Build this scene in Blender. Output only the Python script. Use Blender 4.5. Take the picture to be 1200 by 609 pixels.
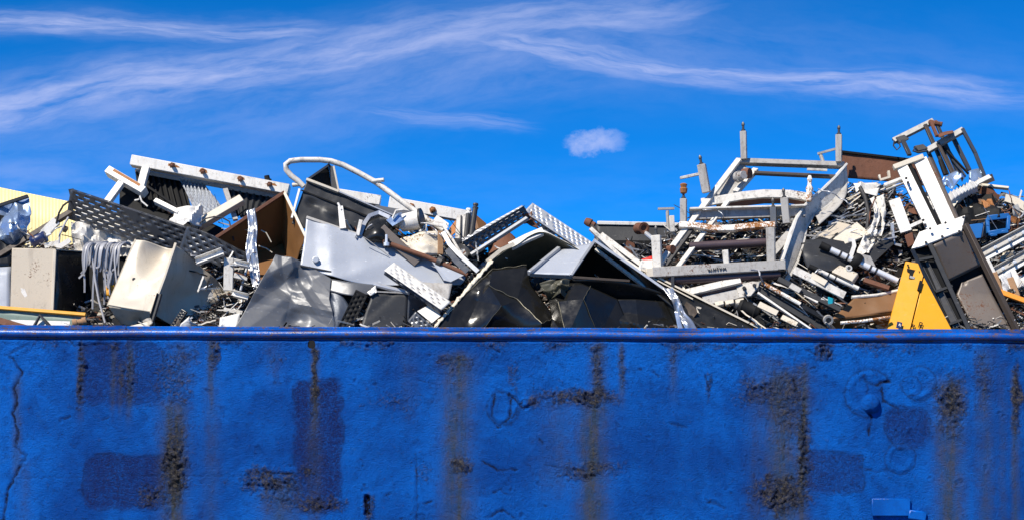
import bpy, bmesh, math, random
import numpy as np
from mathutils import Vector, Matrix, noise

random.seed(7)
np.random.seed(7)
for o in list(bpy.data.objects):
    bpy.data.objects.remove(o, do_unlink=True)
SC = bpy.context.scene
COL = SC.collection
R = math.radians

# ------------------------------------------------------------------ camera
FPX, CAMD, CAMZ, HOR = 1920.0, 16.0, 1.55, 520.0     # focal length in photo pixels, distance, eye height, horizon row
cam_d = bpy.data.cameras.new('camera')
cam = bpy.data.objects.new('camera', cam_d)
COL.objects.link(cam)
cam.location = (0, -CAMD, CAMZ)
cam.rotation_euler = (R(90), 0, 0)
cam_d.sensor_width = 36
cam_d.lens = FPX / 1200 * 36
cam_d.shift_y = (HOR - 304.5) / 1200
cam_d.clip_start = 0.1
cam_d.clip_end = 20000
SC.camera = cam

# ------------------------------------------------------------------ light
SUN_TO = Vector((-0.55, -0.62, 1.0)).normalized()
sun_d = bpy.data.lights.new('sun', 'SUN')
sun = bpy.data.objects.new('sun', sun_d)
COL.objects.link(sun)
sun.location = (-8, -10, 20)
sun.rotation_euler = SUN_TO.to_track_quat('Z', 'Y').to_euler()
sun_d.energy = 5.0
sun_d.angle = R(0.5)
sun_d.color = (1.0, 0.93, 0.82)
SC.view_settings.view_transform = 'Standard'
SC.view_settings.look = 'None'
SC.view_settings.gamma = 1
SC.view_settings.exposure = 0.5
SC.view_settings.use_curve_mapping = False

wd = bpy.data.worlds.new('World')
SC.world = wd
wd.use_nodes = True
wn, wl = wd.node_tree.nodes, wd.node_tree.links
wn.clear()

class NG:
    """small helper for node graphs"""
    def __init__(s, nodes, links):
        s.n, s.l = nodes, links
    def node(s, t, **kw):
        x = s.n.new(t)
        for k, v in kw.items():
            setattr(x, k, v)
        return x
    def link(s, a, b):
        s.l.new(a, b)
    def put(s, sock, v):
        if hasattr(v, 'is_output') or isinstance(v, bpy.types.NodeSocket):
            s.l.new(v, sock)
        else:
            sock.default_value = v
    def math(s, op, a, b=None, c=None, clamp=False):
        x = s.n.new('ShaderNodeMath'); x.operation = op; x.use_clamp = clamp
        s.put(x.inputs[0], a)
        if b is not None: s.put(x.inputs[1], b)
        if c is not None: s.put(x.inputs[2], c)
        return x.outputs[0]
    def mix(s, fac, a, b, mode='MIX'):
        x = s.n.new('ShaderNodeMix'); x.data_type = 'RGBA'; x.blend_type = mode
        s.put(x.inputs[0], fac)
        s.put(x.inputs[6], a if not isinstance(a, tuple) else (*a[:3], 1))
        s.put(x.inputs[7], b if not isinstance(b, tuple) else (*b[:3], 1))
        return x.outputs[2]
    def ramp(s, fac, lo, hi):
        x = s.n.new('ShaderNodeMapRange'); x.interpolation_type = 'SMOOTHSTEP'
        s.put(x.inputs[0], fac); s.put(x.inputs[1], lo); s.put(x.inputs[2], hi)
        return x.outputs[0]
    def noise(s, vec, scale, detail=4, rough=0.55, dist=0.0):
        x = s.n.new('ShaderNodeTexNoise')
        s.put(x.inputs['Vector'], vec); x.inputs['Scale'].default_value = scale
        x.inputs['Detail'].default_value = detail; x.inputs['Roughness'].default_value = rough
        x.inputs['Distortion'].default_value = dist
        return x.outputs['Fac']
    def vec(s, x, y, z):
        c = s.n.new('ShaderNodeCombineXYZ')
        for i, v in enumerate((x, y, z)): s.put(c.inputs[i], v)
        return c.outputs[0]
    def curve(s, x, pts):
        c = s.n.new('ShaderNodeFloatCurve')
        s.put(c.inputs['Value'], x)
        cu = c.mapping.curves[0]
        while len(cu.points) > 2: cu.points.remove(cu.points[1])
        cu.points[0].location = pts[0]; cu.points[-1].location = pts[-1]
        for p in pts[1:-1]: cu.points.new(*p)
        c.mapping.update()
        return c.outputs[0]

g = NG(wn, wl)
sky = g.node('ShaderNodeTexSky', sky_type='NISHITA')
sky.sun_disc = False
sky.sun_elevation = math.asin(SUN_TO.z)
sky.sun_rotation = math.atan2(SUN_TO.x, SUN_TO.y)
sky.altitude = 6000
sky.air_density = 0.75
sky.dust_density = 0.0
sky.ozone_density = 6.0
hs = g.node('ShaderNodeHueSaturation')
hs.inputs['Saturation'].default_value = 1.10
hs.inputs['Value'].default_value = 1.0
g.link(sky.outputs[0], hs.inputs['Color'])
skycol = g.mix(1.0, hs.outputs[0], (0.08, 1.52, 2.0), 'MULTIPLY')
tc = g.node('ShaderNodeTexCoord')
sp = g.node('ShaderNodeSeparateXYZ'); g.link(tc.outputs['Generated'], sp.inputs[0])
yy = g.math('MAXIMUM', g.math('ABSOLUTE', sp.outputs[1]), 0.05)
uu = g.math('DIVIDE', sp.outputs[0], yy)
vv = g.math('DIVIDE', sp.outputs[2], yy)
tt = g.math('MULTIPLY_ADD', uu, 1 / 0.8, 0.5, clamp=True)
wob = g.noise(g.vec(g.math('MULTIPLY', uu, 7.0), g.math('MULTIPLY', vv, 22.0), 0.0), 1.0, 5, 0.6)
vw = g.math('MULTIPLY_ADD', g.math('SUBTRACT', wob, 0.5), 0.026, vv)
def cu(px): return ((px - 600) / 1920) / 0.8 + 0.5
def cvv(py): return ((520 - py) / 1920) / 0.35
mask = None
bands = [  # centre line (px, py), half width px, strength along (px, s)
    ([(-160, 30), (0, 28), (120, 31), (250, 36), (400, 38), (600, 45), (1360, 60)], 12,
     [(-160, 0.5), (0, .9), (150, .85), (300, .75), (390, .4), (470, 0), (1360, 0)]),
    ([(-160, 150), (0, 128), (120, 106), (250, 88), (400, 62), (520, 44), (640, 26), (800, 8), (1360, -60)], 27,
     [(-160, .9), (0, 1.0), (200, .95), (330, .85), (520, .8), (680, .75), (800, .5), (900, 0), (1360, 0)]),
    ([(-160, 20), (420, 34), (560, 48), (700, 70), (850, 92), (1000, 97), (1190, 111), (1360, 118)], 14,
     [(-160, 0), (420, 0.0), (540, .8), (660, .95), (850, .85), (1000, .9), (1150, .75), (1210, .4), (1360, .3)]),
    ([(-160, 100), (250, 112), (400, 128), (610, 150), (800, 165), (1360, 190)], 8,
     [(-160, 0), (280, 0), (420, .35), (540, .5), (600, .4), (660, 0), (1360, 0)]),
    ([(-160, 190), (300, 130), (700, 50), (1000, 80), (1360, 130)], 50,
     [(-160, .2), (200, .25), (500, .42), (700, .42), (900, .2), (1360, .1)]),
    ([(-160, 225), (300, 215), (700, 225), (1360, 225)], 40,
     [(-160, .42), (100, .3), (300, .16), (500, .08), (700, .06), (1360, .12)]),
]
for k, (cl, wpx, st) in enumerate(bands):
    f = g.curve(tt, [(cu(a), cvv(b)) for a, b in cl])
    s_ = g.curve(tt, [(cu(a), b) for a, b in st])
    dv = g.math('DIVIDE', g.math('MULTIPLY_ADD', f, -0.35, vw), wpx / 1920)
    e = g.math('EXPONENT', g.math('MULTIPLY', g.math('MULTIPLY', dv, dv), -0.8))
    stn = g.noise(g.vec(g.math('MULTIPLY', uu, 9.0), g.math('MULTIPLY', dv, 0.8), k * 3.1), 1.9, 6, 0.62, 0.1)
    e = g.math('MULTIPLY', g.math('MULTIPLY', e, s_), g.ramp(stn, 0.12, 0.88))
    mask = e if mask is None else g.math('MAXIMUM', mask, e)
# small puff
pw = g.noise(g.vec(g.math('MULTIPLY', uu, 60.0), g.math('MULTIPLY', vv, 75.0), 4.0), 1.0, 7, 0.65)
pw2 = g.noise(g.vec(g.math('MULTIPLY', uu, 60.0), g.math('MULTIPLY', vv, 75.0), 9.0), 1.0, 7, 0.65)
du = g.math('DIVIDE', g.math('ADD', g.math('SUBTRACT', uu, (699 - 600) / 1920), g.math('MULTIPLY', g.math('SUBTRACT', pw, .5), .022)), 34 / 1920)
dv = g.math('DIVIDE', g.math('ADD', g.math('SUBTRACT', vv, (520 - 166) / 1920), g.math('MULTIPLY', g.math('SUBTRACT', pw2, .5), .022)), 16 / 1920)
r2 = g.math('ADD', g.math('MULTIPLY', du, du), g.math('MULTIPLY', dv, dv))
puff = g.math('MULTIPLY', g.math('MULTIPLY', g.ramp(r2, 1.5, -0.1), g.ramp(pw, .1, .7)), 0.72)
mask = g.math('MAXIMUM', mask, puff)
# thin cirrus for the rest of the sky, which the photograph's frame does not reach
front = g.ramp(sp.outputs[1], 0.75, 0.9)
cir = g.noise(tc.outputs['Generated'], 2.3, 6, 0.6, 1.2)
cir = g.math('MULTIPLY', g.ramp(cir, 0.5, 0.75), 0.4)
mask = g.math('ADD', g.math('MULTIPLY', mask, front), g.math('MULTIPLY', cir, g.math('SUBTRACT', 1.0, front)))
above = g.ramp(sp.outputs[2], 0.0, 0.02)
mask = g.math('MULTIPLY', mask, above)
skyfin = g.mix(g.math('MULTIPLY', mask, 0.80), skycol, (5.9, 6.3, 9.0))
bg = g.node('ShaderNodeBackground'); bg.inputs['Strength'].default_value = 0.08
g.link(skyfin, bg.inputs['Color'])
wo = g.node('ShaderNodeOutputWorld'); g.link(bg.outputs[0], wo.inputs['Surface'])

# ------------------------------------------------------------------ helpers
def P(px, py, d):
    """a place d metres behind the container's front wall, seen at that photo pixel"""
    k = (CAMD + d) / FPX
    return Vector(((px - 600) * k, d, CAMZ + (HOR - py) * k))
def V(*a): return Vector(a)
FRONT = V(0, -1, 0)

class MB:
    def __init__(s):
        s.v, s.f, s.mi = [], [], []
        s.m = 0
    def add(s, vs, fs):
        o = len(s.v)
        s.v += [Vector(p) for p in vs]
        s.f += [[i + o for i in f] for f in fs]
        s.mi += [s.m] * len(fs)
        return s
    def frame(s, t, n):
        t = t.normalized()
        n = Vector(n); n = (n - t * n.dot(t))
        if n.length < 1e-5:
            n = t.orthogonal()
        n.normalize()
        return t, n, t.cross(n)          # along, facing, across
    def bar(s, p0, p1, a, b, n=FRONT, taper=1.0):
        """rectangular bar: a = size across, b = size along the facing normal n"""
        t, n, w = s.frame(p1 - p0, n)
        vs = []
        for p, k in ((p0, 1), (p1, taper)):
            for x, y in ((-1, -1), (1, -1), (1, 1), (-1, 1)):
                vs.append(p + w * x * a / 2 * k + n * y * b / 2 * k)
        return s.add(vs, [[3, 2, 1, 0], [4, 5, 6, 7], [0, 1, 5, 4], [1, 2, 6, 5], [2, 3, 7, 6], [3, 0, 4, 7]])
    def prof(s, pts, prof, n=FRONT):
        """sweep a closed 2-D profile (across, facing) along a polyline"""
        k = len(prof); rings = []
        for i, p in enumerate(pts):
            t = (pts[min(i + 1, len(pts) - 1)] - pts[max(i - 1, 0)])
            t, nn, w = s.frame(t, n)
            rings.append([p + w * x + nn * y for x, y in prof])
        vs = [q for r in rings for q in r]
        fs = []
        for i in range(len(pts) - 1):
            for j in range(k):
                a, b = i * k + j, i * k + (j + 1) % k
                fs.append([a, b, b + k, a + k])
        fs.append(list(range(k))[::-1]); fs.append([(len(pts) - 1) * k + j for j in range(k)])
        return s.add(vs, fs)
    def channel(s, p0, p1, web, fl, th, n=FRONT, back=True, mid=None):
        """U section: web faces n; flanges run away from (back) or towards the viewer"""
        e = -1 if back else 1
        h = web / 2
        pr = [(-h, 0), (h, 0), (h, e * fl), (h - th, e * fl), (h - th, e * th), (-h + th, e * th), (-h + th, e * fl), (-h, e * fl)]
        return s.prof([p0] + (mid or []) + [p1], pr, n)
    def angle(s, p0, p1, a, b, th, n=FRONT, side=1, mid=None):
        h = a / 2 * side; q = th * side
        pr = [(-h, 0), (h, 0), (h, -b), (h - q, -b), (h - q, -th), (-h, -th)]
        return s.prof([p0] + (mid or []) + [p1], pr, n)
    def tube(s, pts, r, seg=10, r1=None):
        k = len(pts); vs = []
        t = (pts[1] - pts[0]).normalized(); nn = t.orthogonal().normalized()
        for i, p in enumerate(pts):
            t2 = (pts[min(i + 1, k - 1)] - pts[max(i - 1, 0)]).normalized()
            nn = (nn - t2 * nn.dot(t2)).normalized(); w = t2.cross(nn)
            rr = r if r1 is None else r + (r1 - r) * i / (k - 1)
            for j in range(seg):
                a = 2 * math.pi * j / seg
                vs.append(p + nn * math.cos(a) * rr + w * math.sin(a) * rr)
        fs = [[i * seg + j, i * seg + (j + 1) % seg, (i + 1) * seg + (j + 1) % seg, (i + 1) * seg + j] for i in range(k - 1) for j in range(seg)]
        fs.append(list(range(seg))[::-1]); fs.append([(k - 1) * seg + j for j in range(seg)])
        return s.add(vs, fs)
    def lathe(s, p0, p1, prof, seg=18):
        """prof: list of (fraction along p0-p1, radius)"""
        t = p1 - p0; n = t.orthogonal().normalized(); w = t.normalized().cross(n); vs = []
        for a, r in prof:
            for j in range(seg):
                q = 2 * math.pi * j / seg
                vs.append(p0 + t * a + (n * math.cos(q) + w * math.sin(q)) * max(r, 1e-4))
        k = len(prof)
        fs = [[i * seg + j, i * seg + (j + 1) % seg, (i + 1) * seg + (j + 1) % seg, (i + 1) * seg + j] for i in range(k - 1) for j in range(seg)]
        fs.append(list(range(seg))[::-1]); fs.append([(k - 1) * seg + j for j in range(seg)])
        return s.add(vs, fs)
    def plate(s, pts, th=0.006, n=None):
        """polygon of real thickness; pts run round the face"""
        pts = [Vector(p) for p in pts]; k = len(pts)
        nn = V(0, 0, 0)
        for i in range(k):
            nn += (pts[i] - pts[0]).cross(pts[(i + 1) % k] - pts[0])
        nn.normalize()
        if nn.y > 0: nn = -nn
        back = [p - nn * th for p in pts]
        fs = [list(range(k)), [k + i for i in range(k)][::-1]] + [[i, k + i, k + (i + 1) % k, (i + 1) % k] for i in range(k)]
        return s.add(pts + back, fs)
    def prism(s, pts, vec):
        pts = [Vector(p) for p in pts]; k = len(pts)
        fs = [list(range(k)), [k + i for i in range(k)][::-1]] + [[i, k + i, k + (i + 1) % k, (i + 1) % k] for i in range(k)]
        return s.add(pts + [p + Vector(vec) for p in pts], fs)
    def sheet(s, ctrl, nu, nv, folds=0, famp=0.03, namp=0.0, nsc=4.0, seed=0, corr=None, dents=(), lin=False):
        """sheet metal through a grid of control points, with straight creases, dents and ripples"""
        rows, cols = len(ctrl), len(ctrl[0])
        rnd = random.Random(seed)
        def lerp(c, t):
            x = t * (len(c) - 1); i = min(int(x), len(c) - 2); x -= i
            p0, p1, p2, p3 = c[max(i - 1, 0)], c[i], c[i + 1], c[min(i + 2, len(c) - 1)]
            if lin or len(c) == 2: return p1.lerp(p2, x)
            return 0.5 * ((2 * p1) + (p2 - p0) * x + (2 * p0 - 5 * p1 + 4 * p2 - p3) * x * x + (3 * p1 - p0 - 3 * p2 + p3) * x ** 3)
        ctrl = [[Vector(p) for p in r] for r in ctrl]
        nrm = (ctrl[0][-1] - ctrl[0][0]).cross(ctrl[-1][0] - ctrl[0][0]).normalized()
        if nrm.y > 0: nrm = -nrm
        fl = []
        for _ in range(folds):
            a = rnd.uniform(0, math.pi)
            fl.append((math.cos(a), math.sin(a), rnd.uniform(0.1, 0.9) * math.cos(a) + rnd.uniform(0.1, 0.9) * math.sin(a), rnd.uniform(-1, 1) * famp, rnd.uniform(0.08, 0.3)))
        vs = []
        off = Vector((seed * 3.7, seed * 1.3, 0))
        for j in range(nv + 1):
            v = j / nv
            for i in range(nu + 1):
                u = i / nu
                p = lerp([lerp(r, u) for r in ctrl], v)
                h = 0
                for ca, sa, c, am, wd_ in fl:
                    q = abs(u * ca + v * sa - c)
                    h += am * max(0, 1 - q / wd_)
                if namp: h += namp * noise.noise((p + off) * nsc) + namp * 0.4 * noise.noise((p + off) * nsc * 2.7)
                for (du_, dv_, dr, da) in dents:
                    q = ((u - du_) ** 2 + (v - dv_) ** 2) / dr ** 2
                    if q < 1: h -= da * (1 - q) ** 2
                if corr:
                    h += corr[1] * math.sin(2 * math.pi * corr[0] * (u if corr[2] == 'u' else v if corr[2] == 'v' else (u + v)))
                vs.append(p + nrm * h)
        fs = [[j * (nu + 1) + i, (j + 1) * (nu + 1) + i, (j + 1) * (nu + 1) + i + 1, j * (nu + 1) + i + 1] for j in range(nv) for i in range(nu)]
        return s.add(vs, fs)
    def tray(s, p0, p1, width, fl, n=FRONT, rows=5, pitch=0.075, back=True, fslots=True, warp=None, lipl=True, lipr=True):
        """perforated cable tray with real slots: web faces n"""
        t = p1 - p0; L = t.length; t, nn, w = s.frame(t, n)
        e = -1 if back else 1
        # unrolled cross-section: (position, is slot row, parity)
        cs = []
        rh = width / (rows * 2 + 1)
        q = -width / 2
        if lipl:
            f = fl / 3
            cs += [(fl, 0), (2 * f, 1), (f, 0)]
        pos = []
        if lipl:
            pos += [(-width / 2, e * fl), (-width / 2, e * fl * .65), (-width / 2, e * fl * .35)]
        kinds = [0, 1 if fslots else 0, 0] if lipl else []
        for r_ in range(rows * 2 + 2):
            pos.append((-width / 2 + rh * (r_ + (.30 if r_ % 2 else -.30) * (0 < r_ < rows * 2 + 1)), 0.0))
        kinds += [(k % 2) * (1 + (k // 2) % 2) for k in range(rows * 2 + 1)]
        if lipr:
            kinds += [0, 1 if fslots else 0, 0]
            pos += [(width / 2, e * fl * .35), (width / 2, e * fl * .65), (width / 2, e * fl)]
        ns = max(4, int(L / pitch * 4)); vs = []
        for i in range(ns + 1):
            for a, b in pos:
                p = p0 + t * (L * i / ns) + w * a + nn * b
                vs.append(warp(p, i / ns) if warp else p)
        k = len(pos); fs = []
        for i in range(ns):
            for j in range(k - 1):
                kd = kinds[j]
                if kd and ((i + (2 if kd == 2 else 0)) % 4) in (1, 2) and 1 < i < ns - 2 and (((i + (2 if kd == 2 else 0)) // 4 * 7919 + j * 104729 + int(L * 1000)) % 97) > 8: continue
                fs.append([i * k + j, i * k + j + 1, (i + 1) * k + j + 1, (i + 1) * k + j])
        return s.add(vs, fs)

def facets(vs, fs, cuts=5, namp=.006, nsc=6.0, seed=0):
    """folded sheet: flat facets meeting in sharp creases, each slightly buckled"""
    bm = bmesh.new()
    bv = [bm.verts.new(v) for v in vs]
    for f in fs: bm.faces.new([bv[i] for i in f])
    bmesh.ops.subdivide_edges(bm, edges=bm.edges[:], cuts=cuts, use_grid_fill=True)
    for _ in range(0): bmesh.ops.smooth_vert(bm, verts=[v for v in bm.verts if not v.is_boundary], factor=.5, use_axis_x=True, use_axis_y=True, use_axis_z=True)
    bm.normal_update()
    for v in bm.verts:
        h = namp * (noise.noise(v.co * nsc + V(seed, 0, 0)) + .4 * noise.noise(v.co * nsc * 3 + V(seed, 0, 0)))
        v.co += V(0, -1, .3) * h
    bmesh.ops.recalc_face_normals(bm, faces=bm.faces[:])
    bm.faces.ensure_lookup_table()
    mb = MB(); bm.verts.index_update()
    flip = sum(f.normal.y * f.calc_area() for f in bm.faces) > 0
    mb.add([v.co.copy() for v in bm.verts], [[v.index for v in (reversed(f.verts) if flip else f.verts)] for f in bm.faces])
    bm.free()
    return mb

class Thing:
    def __init__(s, name, label, cat, group=None, kind=None):
        s.name, s.label, s.cat, s.group, s.kind = name, label, cat, group, kind
        s.parts = []
    def part(s, name, mb, mat, parent=None, bevel=0.0, solid=0.0, smooth=35, label=None, kind=None):
        s.parts.append(dict(name=name, mb=mb, mat=mat, parent=parent, bevel=bevel, solid=solid, smooth=smooth, label=label, kind=kind))
        return len(s.parts) - 1
    def done(s):
        allv = [v for p in s.parts for v in p['mb'].v]
        zmin = min(v.z for v in allv)
        c = V(sum(v.x for v in allv) / len(allv), sum(v.y for v in allv) / len(allv), zmin)
        single = len(s.parts) == 1
        if not single:
            root = bpy.data.objects.new(s.name, None); COL.objects.link(root); root.location = c
            root.empty_display_size = 0.1
        objs = []
        for p in s.parts:
            me = bpy.data.meshes.new(p['name'])
            par = objs[p['parent']] if p['parent'] is not None else None
            me.from_pydata([tuple(v - c) for v in p['mb'].v], [], p['mb'].f)
            mats = p['mat'] if isinstance(p['mat'], (list, tuple)) else [p['mat']]
            for m in mats: me.materials.append(m)
            if len(mats) > 1: me.polygons.foreach_set('material_index', p['mb'].mi)
            if p['smooth']:
                me.shade_smooth()
                me.set_sharp_from_angle(angle=R(p['smooth']))
            me.update()
            o = bpy.data.objects.new(s.name if single else p['name'], me); COL.objects.link(o)
            if single: o.location = c
            elif par is not None: o.parent = par
            else: o.parent = root
            if p['solid']:
                m = o.modifiers.new('thickness', 'SOLIDIFY'); m.thickness = p['solid']; m.offset = -1; m.use_even_offset = False
            if p['bevel']:
                m = o.modifiers.new('edges', 'BEVEL'); m.width = p['bevel']; m.segments = 1; m.limit_method = 'ANGLE'; m.angle_limit = R(40)
            if p['label'] and not single: o['label'] = p['label']
            if p['kind'] and not single: o['kind'] = p['kind']
            objs.append(o)
        r = objs[0] if single else root
        if s.kind: r['kind'] = s.kind
        if s.label: r['label'] = s.label
        if s.cat: r['category'] = s.cat
        if s.group: r['group'] = s.group
        return r

def one(name, label, cat, mb, mat, group=None, **kw):
    t = Thing(name, label, cat, group)
    t.part(name, mb, mat, **kw)
    return t.done()

# ------------------------------------------------------------------ materials
MATS = {}
def paint(name, col, rough=0.5, metal=0.0, var=0.15, rust=0.0, dirt=0.2, dirtcol=(0.05, 0.045, 0.04), rustcol=(0.16, 0.055, 0.02),
          bump=0.15, bsc=60.0, scale=6.0, scratch=0.0, spec=0.5, streak=0.0, speck=0.5, dmix=0.75):
    m = bpy.data.materials.new(name); m.use_nodes = True
    n, l = m.node_tree.nodes, m.node_tree.links
    b = n['Principled BSDF']; q = NG(n, l)
    tcn = q.node('ShaderNodeTexCoord'); oi = q.node('ShaderNodeObjectInfo')
    add = q.node('ShaderNodeVectorMath', operation='MULTIPLY_ADD')
    l.new(oi.outputs['Random'], add.inputs[0]); add.inputs[1].default_value = (37.0, 17.0, 23.0); l.new(tcn.outputs['Object'], add.inputs[2])
    vec = add.outputs[0]
    n1 = q.noise(vec, scale * 0.5, 5, 0.6)
    n2 = q.noise(vec, scale * 2.3, 6, 0.65, 0.4)
    n3 = q.noise(vec, scale * 9, 5, 0.7)
    shade = q.math('MULTIPLY_ADD', q.math('SUBTRACT', n1, 0.5), 2 * var, 1.0)
    hsv = q.node('ShaderNodeHueSaturation'); hsv.inputs['Color'].default_value = (*col, 1); l.new(shade, hsv.inputs['Value'])
    c = hsv.outputs[0]
    ro = q.math('MULTIPLY_ADD', q.math('SUBTRACT', n2, 0.5), 0.35, rough, clamp=True)
    mt = metal
    if dirt:
        dm = q.math('MULTIPLY', q.ramp(q.math('ADD', q.math('MULTIPLY', n2, 0.6), q.math('MULTIPLY', n3, 0.4)), 0.64 - 0.3 * dirt, 0.86 - 0.3 * dirt), dmix)
        c = q.mix(dm, c, dirtcol)
        ro = q.math('MULTIPLY_ADD', dm, 0.2, ro, clamp=True)
    if speck:
        sp_ = q.ramp(q.noise(vec, scale * 22, 3, 0.75), 0.60, 0.68)
        c = q.mix(q.math('MULTIPLY', sp_, q.math('MULTIPLY', q.ramp(n1, .35, .65), speck)), c, tuple(x * 1.3 for x in dirtcol))
    if streak:
        mp = q.node('ShaderNodeMapping'); l.new(vec, mp.inputs[0]); mp.inputs['Scale'].default_value = (14, 14, 1.6)
        sn = q.noise(mp.outputs[0], 1.0, 5, 0.6)
        c = q.mix(q.math('MULTIPLY', q.ramp(sn, 0.52, 0.72), streak), c, (0.11, 0.07, 0.045))
    if rust:
        rm = q.ramp(q.math('ADD', q.math('MULTIPLY', n1, 0.55), q.math('MULTIPLY', n3, 0.45)), 0.68 - 0.32 * rust, 0.74 - 0.30 * rust)
        rc = q.mix(n3, rustcol, tuple(x * 0.35 for x in rustcol))
        c = q.mix(rm, c, rc)
        ro = q.math('MULTIPLY_ADD', rm, 0.4, ro, clamp=True)
        if metal:
            mt = q.math('MULTIPLY', q.math('SUBTRACT', 1.0, rm), metal)
    if scratch:
        mp = q.node('ShaderNodeMapping'); l.new(vec, mp.inputs[0]); mp.inputs['Rotation'].default_value = (0.4, 0.7, 0.5); mp.inputs['Scale'].default_value = (9, 90, 60)
        sn = q.noise(mp.outputs[0], 1.0, 3, 0.5)
        c = q.mix(q.math('MULTIPLY', q.ramp(sn, 0.66, 0.74), scratch), c, (0.65, 0.65, 0.65))
    l.new(c, b.inputs['Base Color'])
    q.put(b.inputs['Roughness'], ro); q.put(b.inputs['Metallic'], mt)
    b.inputs['Specular IOR Level'].default_value = spec
    if bump:
        bn = q.node('ShaderNodeBump'); bn.inputs['Strength'].default_value = bump; bn.inputs['Distance'].default_value = 0.01
        hh = q.math('ADD', q.math('MULTIPLY', q.noise(vec, bsc, 3, 0.6), 0.3), q.math('MULTIPLY', n2, 1.0))
        l.new(hh, bn.inputs['Height']); l.new(bn.outputs[0], b.inputs['Normal'])
    MATS[name] = m
    return m
M = MATS
paint('white_paint', (0.62, 0.59, 0.53), 0.5, dirt=0.52, rust=0.30, var=0.14, bump=.15, streak=.35, speck=.8)
paint('white_clean', (0.70, 0.675, 0.62), 0.46, dirt=0.46, rust=0.26, var=0.14, bump=.1, streak=.3, speck=.8, dirtcol=(0.16, 0.14, 0.115))
paint('white_rusty', (0.80, 0.77, 0.70), 0.5, dirt=0.3, rust=0.62, rustcol=(0.40, 0.16, 0.04), var=0.1)
paint('grey_white', (0.36, 0.345, 0.32), 0.5, dirt=0.55, rust=0.32, var=0.2, streak=.4, speck=.8, dirtcol=(0.12, 0.11, 0.10))
paint('beige', (0.58, 0.51, 0.40), 0.44, dirt=0.32, dmix=.45, streak=.18, var=0.08, rust=0.2, bump=.05)
paint('beige_grey', (0.48, 0.415, 0.32), 0.48, dirt=0.36, dmix=.5, streak=.25, var=0.10, rust=0.22, bump=.05)
paint('cream', (0.56, 0.50, 0.40), 0.6, dirt=0.42, var=0.15, rust=0.3, dirtcol=(0.25, 0.2, 0.12), rustcol=(0.35, 0.2, 0.07))
paint('galv_light', (0.46, 0.47, 0.485), 0.42, 0.45, dirt=0.36, var=0.22, streak=.3, bump=.08)
paint('galv_dark', (0.075, 0.08, 0.09), 0.36, 0.45, dirt=0.25, var=0.25, bump=.06)
paint('galv_mid', (0.26, 0.28, 0.31), 0.4, 0.3, dirt=0.4, var=0.3, streak=.4)
paint('blue_grey', (0.36, 0.385, 0.43), 0.42, 0.15, dirt=0.28, var=0.12, scratch=0.6, speck=.4, bump=.05)
paint('mid_grey', (0.10, 0.105, 0.115), 0.42, 0.1, dirt=0.28, var=0.1, scratch=0.25, bump=.05)
paint('dark_grey', (0.030, 0.031, 0.033), 0.5, 0.1, dirt=0.2, var=0.2, scratch=0.12, spec=.35, dirtcol=(0.06, 0.055, 0.05))
paint('black_gloss', (0.010, 0.010, 0.009), 0.30, 0.0, dirt=0.3, var=0.2, bump=.05, spec=0.5, speck=.2, dirtcol=(0.03, 0.028, 0.022))
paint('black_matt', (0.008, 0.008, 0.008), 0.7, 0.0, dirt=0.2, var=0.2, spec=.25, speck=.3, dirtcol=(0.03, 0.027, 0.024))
paint('slate', (0.05, 0.062, 0.085), 0.4, 0.2, dirt=0.1, var=0.12)
paint('rust', (0.13, 0.05, 0.025), 0.8, 0.0, dirt=0.45, var=0.4, bump=.5, dirtcol=(0.035, 0.022, 0.018))
paint('rust_orange', (0.30, 0.12, 0.035), 0.75, 0.0, dirt=0.4, var=0.4, bump=.5, dirtcol=(0.06, 0.03, 0.02))
paint('brown_paint', (0.16, 0.075, 0.025), 0.5, 0.0, dirt=0.2, var=0.2, rust=.2, bump=.1)
paint('brown_dark', (0.055, 0.040, 0.030), 0.65, 0.0, dirt=0.35, var=0.3, bump=.3)
paint('taupe', (0.135, 0.11, 0.092), 0.45, 0.1, dirt=0.32, var=0.14, rust=.36, bump=.06)
paint('yellow', (0.70, 0.32, 0.010), 0.4, scratch=.12, dirt=0.3, dmix=.5, dirtcol=(.2, .09, .02), var=0.06, rust=.06, bump=.05)
paint('pale_yellow', (0.82, 0.68, 0.30), 0.6, dirt=0.1, speck=.1, var=0.05)
paint('foil', (0.50, 0.52, 0.55), 0.32, 0.75, dirt=0.12, var=0.15, bump=.25)
paint('foil_blue', (0.34, 0.45, 0.62), 0.28, 0.7, dirt=0.12, var=0.15, bump=.15)
paint('steel_rod', (0.80, 0.80, 0.79), 0.32, 0.35, dirt=0.15, var=0.1, bump=.05)
paint('dark_steel', (0.06, 0.058, 0.056), 0.45, 0.3, dirt=0.3, var=0.3, rust=.3)
paint('purple_steel', (0.075, 0.05, 0.055), 0.4, 0.2, dirt=0.2, var=0.3, rust=.2)
paint('blue_crate', (0.010, 0.11, 0.34), 0.45, dirt=0.15, var=0.08)
paint('navy', (0.01, 0.02, 0.08), 0.35, dirt=0.2, var=0.2)
paint('teal', (0.01, 0.28, 0.36), 0.4, dirt=0.1, var=0.1)
paint('red', (0.55, 0.03, 0.02), 0.5, dirt=0.2, var=0.1)
paint('orange', (0.75, 0.25, 0.02), 0.5, dirt=0.3, var=0.1, rust=.2)
paint('green_grey', (0.18, 0.24, 0.20), 0.5, dirt=0.3, var=0.15, rust=.15)
paint('olive', (0.06, 0.056, 0.035), 0.5, dirt=0.4, var=0.3, dirtcol=(0.03, 0.03, 0.02))
paint('cable', (0.36, 0.36, 0.38), 0.45, dirt=0.25, var=0.15)
paint('wood', (0.30, 0.17, 0.085), 0.8, dirt=0.3, var=0.25, bump=.4)
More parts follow.
